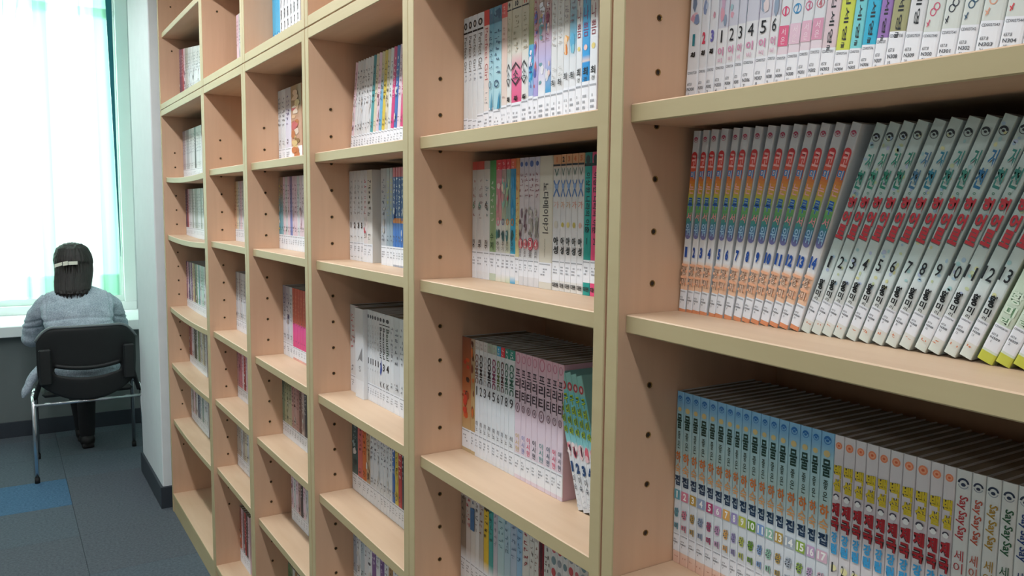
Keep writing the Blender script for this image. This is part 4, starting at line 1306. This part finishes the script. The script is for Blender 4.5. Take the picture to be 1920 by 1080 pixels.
row(3, 'second row', 1.360, [-2005, -1976, -1952, -1927, -1908, -1885, -1854, -1800, -1768, -1748, -1731, -1714, -1701, -1685, -1671], D2)
def D3(i):
    cols = [('red framed white', 'dcdcde', 'd0ccc8', 'c05050'), ('pink', 'd8a8b4', 'c8b0b0', '6a4c58'), W_] + [W_] * 5 + [W_] * 3 + [W_, WG, W_]
    d = gen(cols, 'D3', H=0.226, art=False)(i)
    if i == 2:
        def p(pr, w, H):
            pr.poly([(-w * .2, .40 * H), (w * .42, .58 * H), (w * .42, .42 * H), (w * .1, .44 * H)], '8a8c90')
            pr.text_fit('S', -w * .05, w * .3, .30 * H, .36 * H, '6a6a70', 0.0)
        d['print'] = p; d['sticker'] = None; d['dy'] = -0.012; d['vol'] = 'thick white book with a grey sail mark'
    if 3 <= i <= 7:
        def p(pr, w, H):
            pr.ell(0, .93 * H, w * .34, H * .022, '4a4a50', 10)
            pr.rect(-w * .16, w * .16, .41 * H, .475 * H, '1c1c22')
            scrib(pr, w, H, .85, .55, 'b8b4b0', i, .4, .05); scrib(pr, w, H, .37, .32, 'a8a8ac', i, .4, .03)
        d['print'] = p; d['vol'] = 'thin white comic, %s of five with black bar' % ORD[i - 3]
    if 8 <= i <= 10:
        n = i - 6
        def p(pr, w, H):
            pr.ell(0, .93 * H, w * .34, H * .022, '3a3a40', 10); pr.rect(-w * .46, w * .46, .875 * H, .885 * H, '1c1c20')
            pr.text_fit('Beautiful', -w * .3, w * .34, .52 * H, .85 * H, '26282c' if i < 10 else '2c4a30', 0.01, rot=True)
            pr.text_fit(str(n), -w * .26, w * .26, .39 * H, .47 * H, '16181c', 0.04)
            if i == 8: pr.poly([(-w * .3, .36 * H), (w * .1, .52 * H), (w * .4, .4 * H), (0, .33 * H)], '2c4c9c')
            pr.text_fit('K', -w * .26, w * .26, .21 * H, .27 * H, '2a2a30', 0.0)
        d['print'] = p; d['vol'] = 'white comic with bold numeral %s, black vertical title' % NUM[n]
    return d
row(3, 'third row', 1.018, [-2008, -1970, -1943, -1889, -1874, -1860, -1846, -1828, -1813, -1795, -1777, -1750, -1729, -1697, -1671], D3)
row(3, 'fourth row', 0.755, [-2002, -1962, -1929, -1903, -1878, -1854, -1834, -1813, -1794, -1774, -1758, -1741, -1725, -1706, -1686, -1673], gen([('dark teal', '4a6464', '3c4c50', '9ab0b0'), ('salmon red', 'd0706c', 'c86460', '5c2c28'), OR, ('tan', 'c0a484', 'b09878', '5c4838'), WG, W_, W_, W_, W_, W_, W_, BL, YL, RD, DK], 'D4'))
row(3, 'bottom row', 0.485, [-2000 + 26 * k for k in range(13)], gen([('blue grey', 'a8b0bc', 'a4a4ac', '4c5464'), W_, ('pale blue', 'b4c4cc', 'a8b4bc', '5c6874'), WG, W_, PU, WG, PU, W_, BR, WG, W_], 'D5'))

# fourth bookcase
def CU(i):
    if i < 2:
        def p(pr, w, H): blobs(pr, w, H, .3, .05, ['d8f0f8', '2f90c8'], 2, 6)
        return dict(bands=grad((0, '5fb8dc'), (1, '3fa8d8')), print=p, sticker=(0.0, 0.06), desc='bright sky blue comic', side='48acd8')
    def p(pr, w, H):
        pr.text_fit('원스토리', -w * .2, w * .2, .25 * H, .9 * H, '1c1c20', 0.02, rot=True)
    return dict(bands=flat('dfe1e4'), print=p, sticker=(0.02, 0.17), desc='white comic with black lettering', side='dfe1e4')
row(2, 'row above the seam', 1.957, [-2664, -2622, -2583, -2549, -2516, -2484, -2452, -2421, -2386], CU)
def C1(i):
    d = gen([WG, W_, ('lilac white', 'dcd8e6', 'b8b0ac', '6a5c80'), ('brown pictorial', 'c49a80', '9a7c54', '5c3c34')], 'C1', art=False)(i)
    if i == 3:
        def p(pr, w, H): blobs(pr, w, H, .95, .05, ['d8b490', 'c0784c', 'e0ccb8', '8a6a3c', 'c86a6c', 'd8c088'], 8, 26)
        d['print'] = p; d['sticker'] = None
    return d
row(2, 'row below the seam', 1.627, [-2621, -2583, -2544, -2489, -2385], C1)
row(2, 'third row', 1.360, [-2632 + 263 * k / 11 for k in range(12)], gen([('yellow and teal', '6aa8b8', 'a0846c', 'd8d050'), ('teal', '7ab0bc', 'a48870', '3c5c64'), PK, WG, PK, ('blue violet', '7888c0', '7a6a8c', '3c4470'), PK, PK, WG, PK, PK], 'C2'))
row(2, 'fourth row', 1.018, [-2606, -2571, -2532, -2504, -2479, -2452, -2426, -2400, -2372], lambda i: (gen([('navy striped', 'd8d8e0', '9a9098', '2c3060'), ('navy striped', 'dcdce4', 'a8a0a4', '2c3060'), WG], 'C3')(i) if i < 3 else dict(H=0.224, bands=grad((0, 'e0a8a0'), (.03, 'e0a8a0'), (.031, WH), (.18, WH), (.181, 'e8548c'), (.5, 'e8549c'), (.52, 'c8604c'), (1, 'b8503c')), sticker=(.03, .18), desc='pink and brick orange comic', print=(lambda pr, w, H: (scrib(pr, w, H, .55, .48, '5c3450', i, .5, .03), scrib(pr, w, H, .9, .6, 'd88868', i + 3, .5, .05), scrib(pr, w, H, .28, .22, '6a3c5c', i + 5, .5, .03))))))
row(2, 'fifth row', 0.755, [-2631 + 254 * k / 10 for k in range(11)], gen([('dark green', '8a9a80', '4c5c50', '2c3c34'), ('olive', 'b4b490', '707858', '3c4030'), ('olive', 'bcb898', '707858', '3c4030'), ('olive', 'b8b494', '687050', '3c4030'), ('dusty pink', 'c49890', '9a6c68', '4c2c2c'), ('dusty pink', 'c8a098', 'a07470', '4c2c2c'), ('dusty pink', 'c09088', '986864', '4c2c2c'), ('dark brown', '7a5048', '5c3838', 'c8b0a8'), ('pinkish white', 'd0b8b0', 'b89c94', '5c4440'), DK], 'C4'))
row(2, 'sixth row', 0.485, [-2549 + 171 * k / 7 for k in range(8)], gen([PK, WG, PK, ('dusty pink', 'c8a8a4', 'a88884', '4c3434'), DK, PK, WG], 'C5', H=0.20), fit=False)
row(2, 'bottom row', 0.0925, [-2600 + 25 * k for k in range(9)], gen([GN, ('olive', 'b4b490', '808868', '3c4030'), WG, BR, WG, CR, W_, WG], 'C6'), fit=False)

# fifth bookcase: only the first few books show past the upright
row(1, 'row above the seam', 1.957, [-3128 + 33 * k for k in range(6)], gen([PK, WG, ('lilac', 'd4c8dc', 'c0b0c4', '6c5878'), PK, W_], 'BU'), [0] * 5, fit=False)
row(1, 'third row', 1.360, [-3209 + 129 * k / 5 for k in range(6)], gen([('orange tan', 'd8b090', 'c0986c', '8a4c28'), CR, WG, PK, W_], 'B2'))
row(1, 'fourth row', 1.018, [-3226 + 149 * k / 6 for k in range(7)], gen([('grey and white', 'd0ccd0', 'a8a09c', '4c4c58'), WG, ('grey and white', 'd0ccd0', 'a8a09c', '6c4c58'), WG, W_, WG], 'B3'))
row(1, 'fifth row', 0.755, [-3235 + 157 * k / 6 for k in range(7)], gen([('dusty pink', 'd0a0a0', 'b08080', '7a4448'), ('rose', 'd88a98', 'b87880', '7a3444'), ('rose', 'd88490', 'b87880', '7a3444'), PK, RD, PK], 'B4'))
row(1, 'sixth row', 0.485, [-3262 + 183 * k / 6 for k in range(7)], gen([('grey beige', 'c0b4a8', 'a49888', '5c5048'), ('grey beige', 'bcb0a4', 'a49888', '5c5048'), WG, ('grey beige', 'b8aca0', 'a49888', '5c5048'), CR, WG], 'B5'))
row(1, 'bottom row', 0.0925, [-3252 + 151 * k / 6 for k in range(7)], gen([('orange red', 'd8744c', 'a86c60', '5c2c24'), PK, ('dark slate', '6c7480', '8a6c70', '2c3038'), RD, DK, PK], 'B6', st=(0.02, 0.25)))
# one comic leaning alone below the seam
row(1, 'row below the seam', 1.627, [-3080, -3064], gen([('pale pink leaning', 'e4ccd0', 'd8b8b8', '9a5c64')], 'B1'), 16, fit=False)

# far end bookcase
def sp(a, b, n): return [a + (b - a) * k / n for k in range(n + 1)]
def taper(f, h0, h1, n):
    def g(i):
        d = f(i); d['H'] = h0 + (h1 - h0) * i / n
        return d
    return g
row(0, 'row above the seam', 1.957, sp(-4239, -3734, 15), taper(gen([('dark plum', '7a4c68', '8a6070', 'd8c0c8'), ('dark plum', '8a4c60', '7a5060', 'd8c0c8'), ('crimson', 'b84c58', 'a05058', 'e8d0d0'), PK, ('grey', 'b0aca8', 'a0988c', '5c5850'), ('grey', 'b8b4b0', 'a0988c', '5c5850'), WG, WG, W_, WG, W_, W_, WG, W_, W_], 'AU'), 0.255, 0.198, 15), lambda t: 3.0 * t)
row(0, 'row below the seam', 1.612, sp(-4212, -3783, 14), gen([('mauve grey', 'b8a8b0', 'a8989c', '6c5460'), ('mauve grey', 'bcb0b4', 'a8989c', '6c5460'), WG, ('grey', 'b8bcc0', 'a8a8a4', '5c5c60'), ('grey', 'bcc0c4', 'a8a8a4', '5c5c60'), W_, WG, W_, W_, DK, W_, W_, WG, W_], 'A1', art=False))
row(0, 'third row', 1.343, sp(-4182, -3780, 13), gen([('dark violet', '5c4060', '4c3850', 'c8b8c8'), ('crimson', '9a3c48', '7a4850', 'e0c8c8'), PK, WG, W_, ('grey', 'a8aca8', '989a94', '5c5c58'), W_, ('grey', 'a4a8a4', '94968c', '5c5c58'), ('grey', 'b0b4b0', '9a9c94', '5c5c58'), WG, W_, ('grey', 'acb0ac', '989a94', '5c5c58'), W_], 'A2', art=False))
row(0, 'fourth row', 1.001, sp(-4217, -3787, 15), gen([('plum', '9a6880', '7a5068', 'e0c8d0'), PK, ('navy', '4a4c80', '3c3c64', 'c8c8dc'), WG, PU, CR, ('tan', 'c0a078', 'a08860', '5c4830'), DK, GN, W_, TL, WG, ('pale mint', 'c4dcd0', 'a8c0b4', '4c6458'), ('pale mint', 'bcd8cc', 'a8c0b4', '4c6458'), W_], 'A3'))
row(0, 'fifth row', 0.729, sp(-4191, -3798, 13), gen([('dusty red', 'a05c5c', '8a4848', 'd8c0b8'), ('dusty red', 'b06c64', '8a4c48', 'd8c0b8'), PK, WG, DK, ('dark green', '3c5448', '2c4038', 'b0c0b8'), WG, GN, ('grey beige', 'b4a898', '9a8c7c', '5c5044'), WG, CR, ('grey beige', 'b0a494', '988a7a', '5c5044'), WG], 'A4'))
row(0, 'sixth row', 0.453, sp(-4188, -3795, 12), gen([WG, ('grey beige', 'b8aca4', 'a0948c', '5c504c'), PK, ('grey beige', 'b4a8a0', 'a0948c', '5c504c'), WG, ('navy', '4c5c78', '3c4860', 'c0c8d0'), ('blue grey', '8a9aa8', '708090', '2c3844'), WG, ('teal grey', '8aa4a0', '708884', '2c4440'), WG, W_, WG], 'A5'))

if SMALL:
    merge_small(SMALL)
# ------------------------------------------------------------------ chair
def apply_mods(o):
    dg = bpy.context.evaluated_depsgraph_get()
    dg.update()
    me = bpy.data.meshes.new_from_object(o.evaluated_get(dg))
    old = o.data
    o.modifiers.clear()
    o.data = me
    bpy.data.meshes.remove(old)
    return o

def chair():
    ox, oy = -5.20, -0.280
    root = empty('chair', (ox, oy, 0))
    tag(root, 'black plastic stacking chair with chrome legs, occupied by the seated person', 'chair')
    def L(p): return (p[0] - ox, p[1] - oy, p[2])
    def tb(name, pts, r_, mat, parent=root, n=12):
        v, f = tube([L(p) for p in pts], r_, n)
        return mesh_obj(name, v, f, mat, parent, smooth=True)
    # backrest shell with a smile-shaped slot
    def bx_(u, z): return -4.985 - 0.035 * u * u + 0.075 * (z - 0.60)
    def ztop(u): return 0.826 - 0.075 * max(0.0, (abs(u) - 0.62) / 0.38) ** 2.4
    def zst(u): return 0.585 + 0.050 * u * u
    def zsb(u): return 0.545 + 0.060 * u * u
    def zbot(u): return 0.412 + 0.105 * abs(u) ** 2.3
    N = 24
    rows = []
    for k in range(7): rows.append(lambda u, t=k / 6: ztop(u) + (zst(u) - ztop(u)) * t)
    for k in range(5): rows.append(lambda u, t=k / 4: zsb(u) + (zbot(u) - zsb(u)) * t)
    V, F = [], []
    for r_ in rows:
        for i in range(N + 1):
            u = -1 + 2 * i / N
            z = r_(u)
            hw = 0.246 - 0.012 * max(0, (0.62 - z) / 0.2)
            V.append(L((bx_(u, z), oy + hw * u, z)))
    for k in range(len(rows) - 1):
        for i in range(N):
            if k == 6 and 4 <= i < N - 4: continue
            a = k * (N + 1) + i
            F.append((a, a + 1, a + N + 2, a + N + 1))
    o = mesh_obj('backrest', V, F, M['blackpl'], root, smooth=True)
    md = o.modifiers.new('s', 'SOLIDIFY'); md.thickness = 0.014; md.offset = 0
    md = o.modifiers.new('b', 'SUBSURF'); md.levels = 1; md.render_levels = 1
    apply_mods(o)
    pts = []
    for i in range(0, 41):
        u = -1 + 2 * i / 40
        pts.append((bx_(u, ztop(u)) + 0.002, oy + 0.246 * u, ztop(u) + 0.003))
    tb('rim', pts, 0.0075, M['rim'], n=8)['label'] = 'light grey rim along the top of the backrest'
    for s_ in (-1, 1):
        yb = oy + s_ * 0.205
        v, f = cbox(-4.995 - ox, -4.962 - ox, yb - 0.030 - oy, yb + 0.030 - oy, 0.52, 0.715, 0.008)
        mesh_obj('bracket', v, f, M['blackpl'], root)
    # lip over the slot
    pts = [(bx_(u, zst(u)) + 0.010, oy + 0.246 * u, zst(u) + 0.014) for u in [-0.66 + 1.32 * i / 20 for i in range(21)]]
    tb('slot_lip', pts, 0.013, M['blackpl'], n=8)
    for s_ in (-1, 1):
        yl = oy + s_ * 0.268
        tb('rear_leg', [(-5.045, yl, 0.452), (-5.012, yl, 0.40), (-4.945, yl - 0.0, 0.012)], 0.011, M['chrome'])
        yf = yl + (0.022 if s_ < 0 else 0.0)
        tb('front_leg', [(-5.05, yl, 0.452), (-5.38, yf, 0.440), (-5.42, yf, 0.41), (-5.425, yf, 0.012)], 0.011, M['chrome'])
        tb('back_post', [(-5.045, yl - s_ * 0.01, 0.44), (-4.99, yl - s_ * 0.045, 0.56), (-4.975, yl - s_ * 0.06, 0.68)], 0.012, M['blackpl'])
        for x, yy in ((-4.945, yl), (-5.425, yf)):
            tb('foot_cap', [(x, yy, 0.0), (x, yy, 0.03)], 0.013, M['rubber'])
    tb('crossbar', [(-5.012, oy - 0.262, 0.408), (-5.012, oy + 0.262, 0.408)], 0.0085, M['chrome'])
    v, f = cbox(-5.45 - ox, -5.03 - ox, -0.225, 0.225, 0.438, 0.470, 0.014)
    mesh_obj('seat', v, f, M['blackpl'], root)
chair()
# ------------------------------------------------------------------ seated person, seen from behind
from mathutils import noise as mnoise
PYC = -0.2915
def ring_loft(rings, n=24):
    """rings: (cx, cy, z, half depth, half width[, power])"""
    V, F = [], []
    for (cx, cy, z, hd, hw) in rings:
        for k in range(n):
            t = 2 * math.pi * k / n
            c, s = math.cos(t), math.sin(t)
            V.append((cx + hd * math.copysign(abs(c) ** 0.85, c), cy + hw * math.copysign(abs(s) ** 0.85, s), z))
    for i in range(len(rings) - 1):
        for k in range(n):
            k2 = (k + 1) % n
            F.append((i * n + k, i * n + k2, (i + 1) * n + k2, (i + 1) * n + k))
    F.append(tuple(range(n - 1, -1, -1)))
    F.append(tuple((len(rings) - 1) * n + k for k in range(n)))
    return V, F
def ball(c, rx, ry, rz, n=14, m_=9):
    V, F = [], []
    for i in range(1, m_):
        a = math.pi * i / m_
        for k in range(n):
            t = 2 * math.pi * k / n
            V.append((c[0] + rx * math.sin(a) * math.cos(t), c[1] + ry * math.sin(a) * math.sin(t), c[2] + rz * math.cos(a)))
    V += [(c[0], c[1], c[2] + rz), (c[0], c[1], c[2] - rz)]
    T, B = len(V) - 2, len(V) - 1
    for i in range(m_ - 2):
        for k in range(n):
            k2 = (k + 1) % n
            F.append((i * n + k, (i + 1) * n + k, (i + 1) * n + k2, i * n + k2))
    for k in range(n):
        k2 = (k + 1) % n
        F.append((T, k, k2)); F.append((B, (m_ - 2) * n + k2, (m_ - 2) * n + k))
    return V, F
def limb(pts, radii, n=16, sub=4):
    """smooth tapering limb with round ends"""
    P = [Vector(p) for p in pts]
    Q, RR = [], []
    for i in range(len(P) - 1):
        p0, p1, p2, p3 = P[max(i - 1, 0)], P[i], P[i + 1], P[min(i + 2, len(P) - 1)]
        for k in range(sub):
            t = k / sub
            Q.append(0.5 * ((2 * p1) + (p2 - p0) * t + (2 * p0 - 5 * p1 + 4 * p2 - p3) * t * t + (3 * p1 - p0 - 3 * p2 + p3) * t ** 3))
            RR.append(radii[i] + (radii[i + 1] - radii[i]) * t)
    Q.append(P[-1]); RR.append(radii[-1])
    return joinvf(tube(Q, RR, n), ball(P[0], radii[0], radii[0], radii[0]), ball(P[-1], radii[-1], radii[-1], radii[-1]))
def fuse(name, parts, voxel, mat, parent, smooth_it=4, wrinkle=None):
    v, f = joinvf(*parts)
    loc = Vector(parent.location)
    v = [tuple(Vector(p) - loc) for p in v]
    o = mesh_obj(name, v, f, mat, parent, smooth=True)
    md = o.modifiers.new('r', 'REMESH'); md.mode = 'VOXEL'; md.voxel_size = voxel; md.use_smooth_shade = True
    md = o.modifiers.new('s', 'SMOOTH'); md.factor = 0.5; md.iterations = smooth_it
    apply_mods(o)
    if wrinkle:
        me = o.data
        nr = [Vector(vv.normal) for vv in me.vertices]
        for vv, n_ in zip(me.vertices, nr):
            vv.co += n_ * wrinkle(vv.co + loc)
    o.data.polygons.foreach_set('use_smooth', [True] * len(o.data.polygons))
    if not o.data.materials: o.data.materials.append(mat)
    return o
def mir(p): return (p[0], 2 * PYC - p[1], p[2])

def person():
    root = empty('person', (-5.25, PYC, 0.0))
    tag(root, 'person seated at the counter, dark shoulder-length hair, grey tweed jacket, back to camera', 'person')
    SH, EL, WR = (-5.425, -0.435, 0.900), (-5.585, -0.523, 0.695), (-5.845, -0.425, 0.768)
    parts = []
    # head: skull, jaw, nose, ears
    hc = (-5.525, PYC - 0.004, 1.140)
    parts += [ball(hc, 0.093, 0.074, 0.105), ball((-5.555, hc[1], 1.085), 0.058, 0.052, 0.062)]
    parts += [limb([(-5.610, hc[1], 1.128), (-5.628, hc[1], 1.100)], [0.009, 0.013], 8, 2)]
    parts += [limb([(-5.607, hc[1] - 0.02, 1.070), (-5.610, hc[1] + 0.02, 1.070)], [0.008, 0.008], 8, 2)]
    for s_ in (-1, 1):
        parts += [ball((-5.535, hc[1] + s_ * 0.078, 1.118), 0.020, 0.010, 0.032, 10, 7), ball((-5.606, hc[1] + s_ * 0.032, 1.136), 0.012, 0.016, 0.010, 8, 6)]
    parts += [limb([(-5.44, PYC, 0.96), (-5.475, PYC, 1.03), (-5.515, hc[1], 1.09)], [0.060, 0.050, 0.052])]
    parts += [ring_loft([(-5.24, PYC, 0.478, 0.10, 0.15), (-5.245, PYC, 0.55, 0.115, 0.165), (-5.275, PYC, 0.66, 0.09, 0.13), (-5.33, PYC, 0.78, 0.095, 0.135), (-5.385, PYC, 0.88, 0.09, 0.15), (-5.43, PYC, 0.955, 0.06, 0.13), (-5.46, PYC, 1.0, 0.035, 0.05)])]
    for m_ in (0, 1):
        q = (lambda p: mir(p)) if m_ else (lambda p: p)
        parts.append(limb([q(SH), q((-5.50, -0.50, 0.83)), q(EL)], [0.048, 0.043, 0.036]))
        parts.append(limb([q(EL), q((-5.72, -0.475, 0.745)), q(WR)], [0.036, 0.034, 0.024]))
        # hand: palm, four fingers, thumb, lying on the counter edge
        w0 = Vector(WR)
        d = Vector((-0.93, 0.30, -0.10)).normalized()
        sd = Vector((0.30, 0.93, 0.0)).normalized()
        up = Vector((0, 0, 1))
        palm = [w0, w0 + d * 0.045, w0 + d * 0.085]
        for off in (-0.026, -0.009, 0.009, 0.026):
            parts.append(limb([q(tuple(w0 + d * 0.01 + sd * off * 0.6)), q(tuple(w0 + d * 0.085 + sd * off))], [0.015, 0.013], 10, 3))
        for off, ln in ((-0.028, 0.062), (-0.009, 0.078), (0.010, 0.072), (0.028, 0.060)):
            b0 = w0 + d * 0.085 + sd * off
            parts.append(limb([q(tuple(b0)), q(tuple(b0 + d * ln * 0.5 + up * 0.008)), q(tuple(b0 + d * ln * 0.85 - up * 0.004)), q(tuple(b0 + d * ln - up * 0.016))], [0.0098, 0.009, 0.0082, 0.0075], 10, 3))
        t0 = w0 + d * 0.03 + sd * 0.024
        parts.append(limb([q(tuple(t0)), q(tuple(t0 + d * 0.025 + sd * 0.026)), q(tuple(t0 + d * 0.055 + sd * 0.032 - up * 0.006))], [0.014, 0.011, 0.0085], 10, 3))
    LEGS = [[(-5.26, -0.375, 0.535), (-5.47, -0.375, 0.54), (-5.67, -0.325, 0.525), (-5.69, -0.305, 0.40), (-5.72, -0.280, 0.22), (-5.735, -0.268, 0.07)],
            [(-5.26, -0.205, 0.535), (-5.47, -0.215, 0.54), (-5.655, -0.245, 0.525), (-5.635, -0.250, 0.40), (-5.575, -0.255, 0.22), (-5.555, -0.258, 0.07)]]
    LR = [0.075, 0.070, 0.050, 0.046, 0.036, 0.028]
    for lg in LEGS:
        parts.append(limb(lg, LR))
        a = lg[-1]
        parts.append(limb([a, (a[0] - 0.05, a[1], 0.045), (a[0] - 0.14, a[1], 0.030)], [0.032, 0.032, 0.022]))
    fuse('body', parts, 0.006, M['skin'], root, 3)
    # trousers
    tp_ = []
    for lg in LEGS: tp_.append(limb(lg[:-1] + [(lg[-1][0], lg[-1][1], 0.085)], [r_ + 0.014 for r_ in LR[:-1]] + [0.044]))
    tp_.append(ring_loft([(-5.24, PYC, 0.474, 0.12, 0.165), (-5.245, PYC, 0.55, 0.13, 0.18), (-5.265, PYC, 0.62, 0.11, 0.155)]))
    fuse('trousers', tp_, 0.010, M['trouser'], root, 3)
    for lg in LEGS:
        a = lg[-1]
        fuse('shoe', [limb([(a[0] + 0.012, a[1], 0.045), (a[0] - 0.06, a[1], 0.046), (a[0] - 0.155, a[1], 0.034)], [0.044, 0.042, 0.033]), cbox(a[0] - 0.17, a[0] + 0.05, a[1] - 0.033, a[1] + 0.033, 0.001, 0.022, 0)], 0.006, M['shoe'], root, 3)
    # jacket
    jp = [ring_loft([(-5.235, PYC, 0.485, 0.150, 0.205), (-5.245, PYC, 0.56, 0.150, 0.200), (-5.275, PYC, 0.66, 0.128, 0.178), (-5.33, PYC, 0.78, 0.128, 0.180), (-5.385, PYC, 0.88, 0.124, 0.190), (-5.425, PYC, 0.942, 0.088, 0.190), (-5.447, PYC, 0.978, 0.062, 0.140), (-5.465, PYC, 1.005, 0.052, 0.070)], 32)]
    for m_ in (0, 1):
        q = (lambda p: mir(p)) if m_ else (lambda p: p)
        jp.append(limb([q((-5.425, -0.43, 0.915)), q((-5.465, -0.472, 0.865)), q((-5.535, -0.505, 0.775)), q(EL)], [0.062, 0.068, 0.064, 0.062]))
        jp.append(limb([q(EL), q((-5.72, -0.475, 0.748)), q((-5.825, -0.433, 0.766))], [0.060, 0.052, 0.040]))
        # coat tails hanging past the seat
        jp.append(limb([q((-5.20, -0.47, 0.60)), q((-5.17, -0.548, 0.52)), q((-5.15, -0.590, 0.435))] if not m_ else [(-5.22, -0.12, 0.60), (-5.20, -0.055, 0.53), (-5.19, -0.034, 0.47)], [0.040, 0.028, 0.014]))
    jp.append(limb([(-5.46, PYC - 0.080, 0.975), (-5.415, PYC - 0.04, 0.990), (-5.405, PYC, 0.992), (-5.415, PYC + 0.04, 0.990), (-5.46, PYC + 0.080, 0.975)], [0.018, 0.018, 0.018, 0.018, 0.018]))
    def wr(p):
        a = mnoise.noise(Vector((p.x * 5, p.y * 5, p.z * 16)))
        b_ = mnoise.noise(Vector((p.x * 12, p.y * 9 + p.z * 8, p.z * 26)) + Vector((3, 1, 7)))
        crease = -0.007 * math.exp(-((p.z - (0.845 - 0.7 * (p.y - PYC) ** 2)) / 0.008) ** 2) - 0.006 * math.exp(-((p.z - 0.79 - 0.10 * (p.y - PYC)) / 0.008) ** 2)
        arm = -0.008 * math.exp(-((abs(p.y - PYC) - (0.168 + 0.05 * (0.93 - p.z))) / 0.006) ** 2) if 0.72 < p.z < 0.985 and p.x > -5.45 else 0.0
        return 0.007 * a + 0.004 * b_ + crease + arm
    jk = fuse('jacket', jp, 0.0075, M['tweed'], root, 4, wr)
    jk['label'] = 'grey tweed jacket'
    # hair
    hy = PYC - 0.006
    hr = [(1.262, -5.535, -5.510, 0.012), (1.254, -5.57, -5.472, 0.050), (1.230, -5.603, -5.436, 0.083), (1.19, -5.612, -5.412, 0.100), (1.155, -5.580, -5.404, 0.105), (1.135, -5.565, -5.414, 0.102), (1.09, -5.555, -5.406, 0.101), (1.045, -5.54, -5.392, 0.099), (1.01, -5.51, -5.372, 0.097), (0.985, -5.47, -5.352, 0.092), (0.968, -5.44, -5.340, 0.078)]
    hp = [ring_loft([((a + b_) / 2, hy - 0.16 * max(0.0, 1.09 - z), z, (b_ - a) / 2, w) for (z, a, b_, w) in hr], 30)]
    def strands(p):
        t = math.atan2(p.y - hy, p.x + 5.51)
        return 0.0022 * math.sin(t * 46 + 3 * mnoise.noise(Vector((p.z * 9, t * 3, 0)))) + 0.003 * mnoise.noise(Vector((t * 5, p.z * 5, 1)))
    hair = fuse('hair', hp, 0.006, M['hair'], root, 2, strands)
    # loose locks down the back with uneven ends
    rr = random.Random(11)
    lp = []
    loc = Vector(root.location)
    for k in range(64):
        t = -1.25 + 2.5 * (k + rr.random()) / 64
        def onh(z, ext=0.0):
            for (z0, a0, b0, w0), (z1, a1, b1, w1) in zip(hr, hr[1:]):
                if z1 <= z <= z0:
                    s = (z0 - z) / (z0 - z1)
                    a_, b2, w_ = a0 + (a1 - a0) * s, b0 + (b1 - b0) * s, w0 + (w1 - w0) * s
                    break
            else:
                a_, b2, w_ = hr[-1][1], hr[-1][2], hr[-1][3]
            return Vector(((a_ + b2) / 2 + (b2 - a_) / 2 * math.cos(t) * (1.0 + ext), hy - 0.16 * max(0.0, 1.09 - z) + w_ * math.sin(t) * (1.0 + ext * 0.4), z))
        zb = 0.974 - 0.045 * abs(rr.gauss(0, 0.6)) - 0.012 * math.cos(t) + (0.03 if t > 0.5 else 0.0)
        z0 = rr.uniform(1.10, 1.18)
        P = [onh(z0, -0.02), onh(1.08, 0.02), onh(1.03, 0.03), onh(0.995, 0.06), onh(0.975, 0.10)]
        P[-1].z = zb
        P[-1].y += rr.uniform(-0.006, 0.006)
        v, f = tube(P, [0.003, 0.006, 0.0065, 0.005, 0.0008], 6)
        lp.append(([tuple(Vector(x) - loc) for x in v], f))
    v, f = joinvf(*lp)
    o = mesh_obj('locks', v, f, M['hair'], hair, smooth=True)
    o['kind'] = 'stuff'
    # ribbon clip at the back of the head
    clip = empty('hair_clip', (-5.406 + 5.25, hy - 0.045 - PYC, 1.146))
    clip.parent = root
    def cl(name, y0, y1, z0, z1, dz, mat, th=0.007):
        V = [(0, y0, z0), (th, y0, z0), (0, y0, z1), (th, y0, z1), (0, y1, z0 + dz), (th, y1, z0 + dz), (0, y1, z1 + dz), (th, y1, z1 + dz)]
        o = mesh_obj(name, V, [(0, 1, 3, 2), (4, 6, 7, 5), (0, 4, 5, 1), (2, 3, 7, 6), (1, 5, 7, 3), (0, 2, 6, 4)], mat, clip)
        return o
    cl('ribbon', 0.012, 0.060, -0.009, 0.010, 0.001, M['ribbon'], 0.012)
    cl('ribbon', -0.058, -0.020, -0.022, -0.004, 0.012, M['ribbon'], 0.012)
    cl('ribbon_knot', -0.016, 0.010, -0.013, 0.009, 0.004, M['ribbon'], 0.016)
    cl('band', -0.020, -0.016, -0.012, 0.008, 0.001, M['hair'], 0.012)
    cl('band', 0.009, 0.013, -0.010, 0.010, 0.001, M['hair'], 0.012)
person()
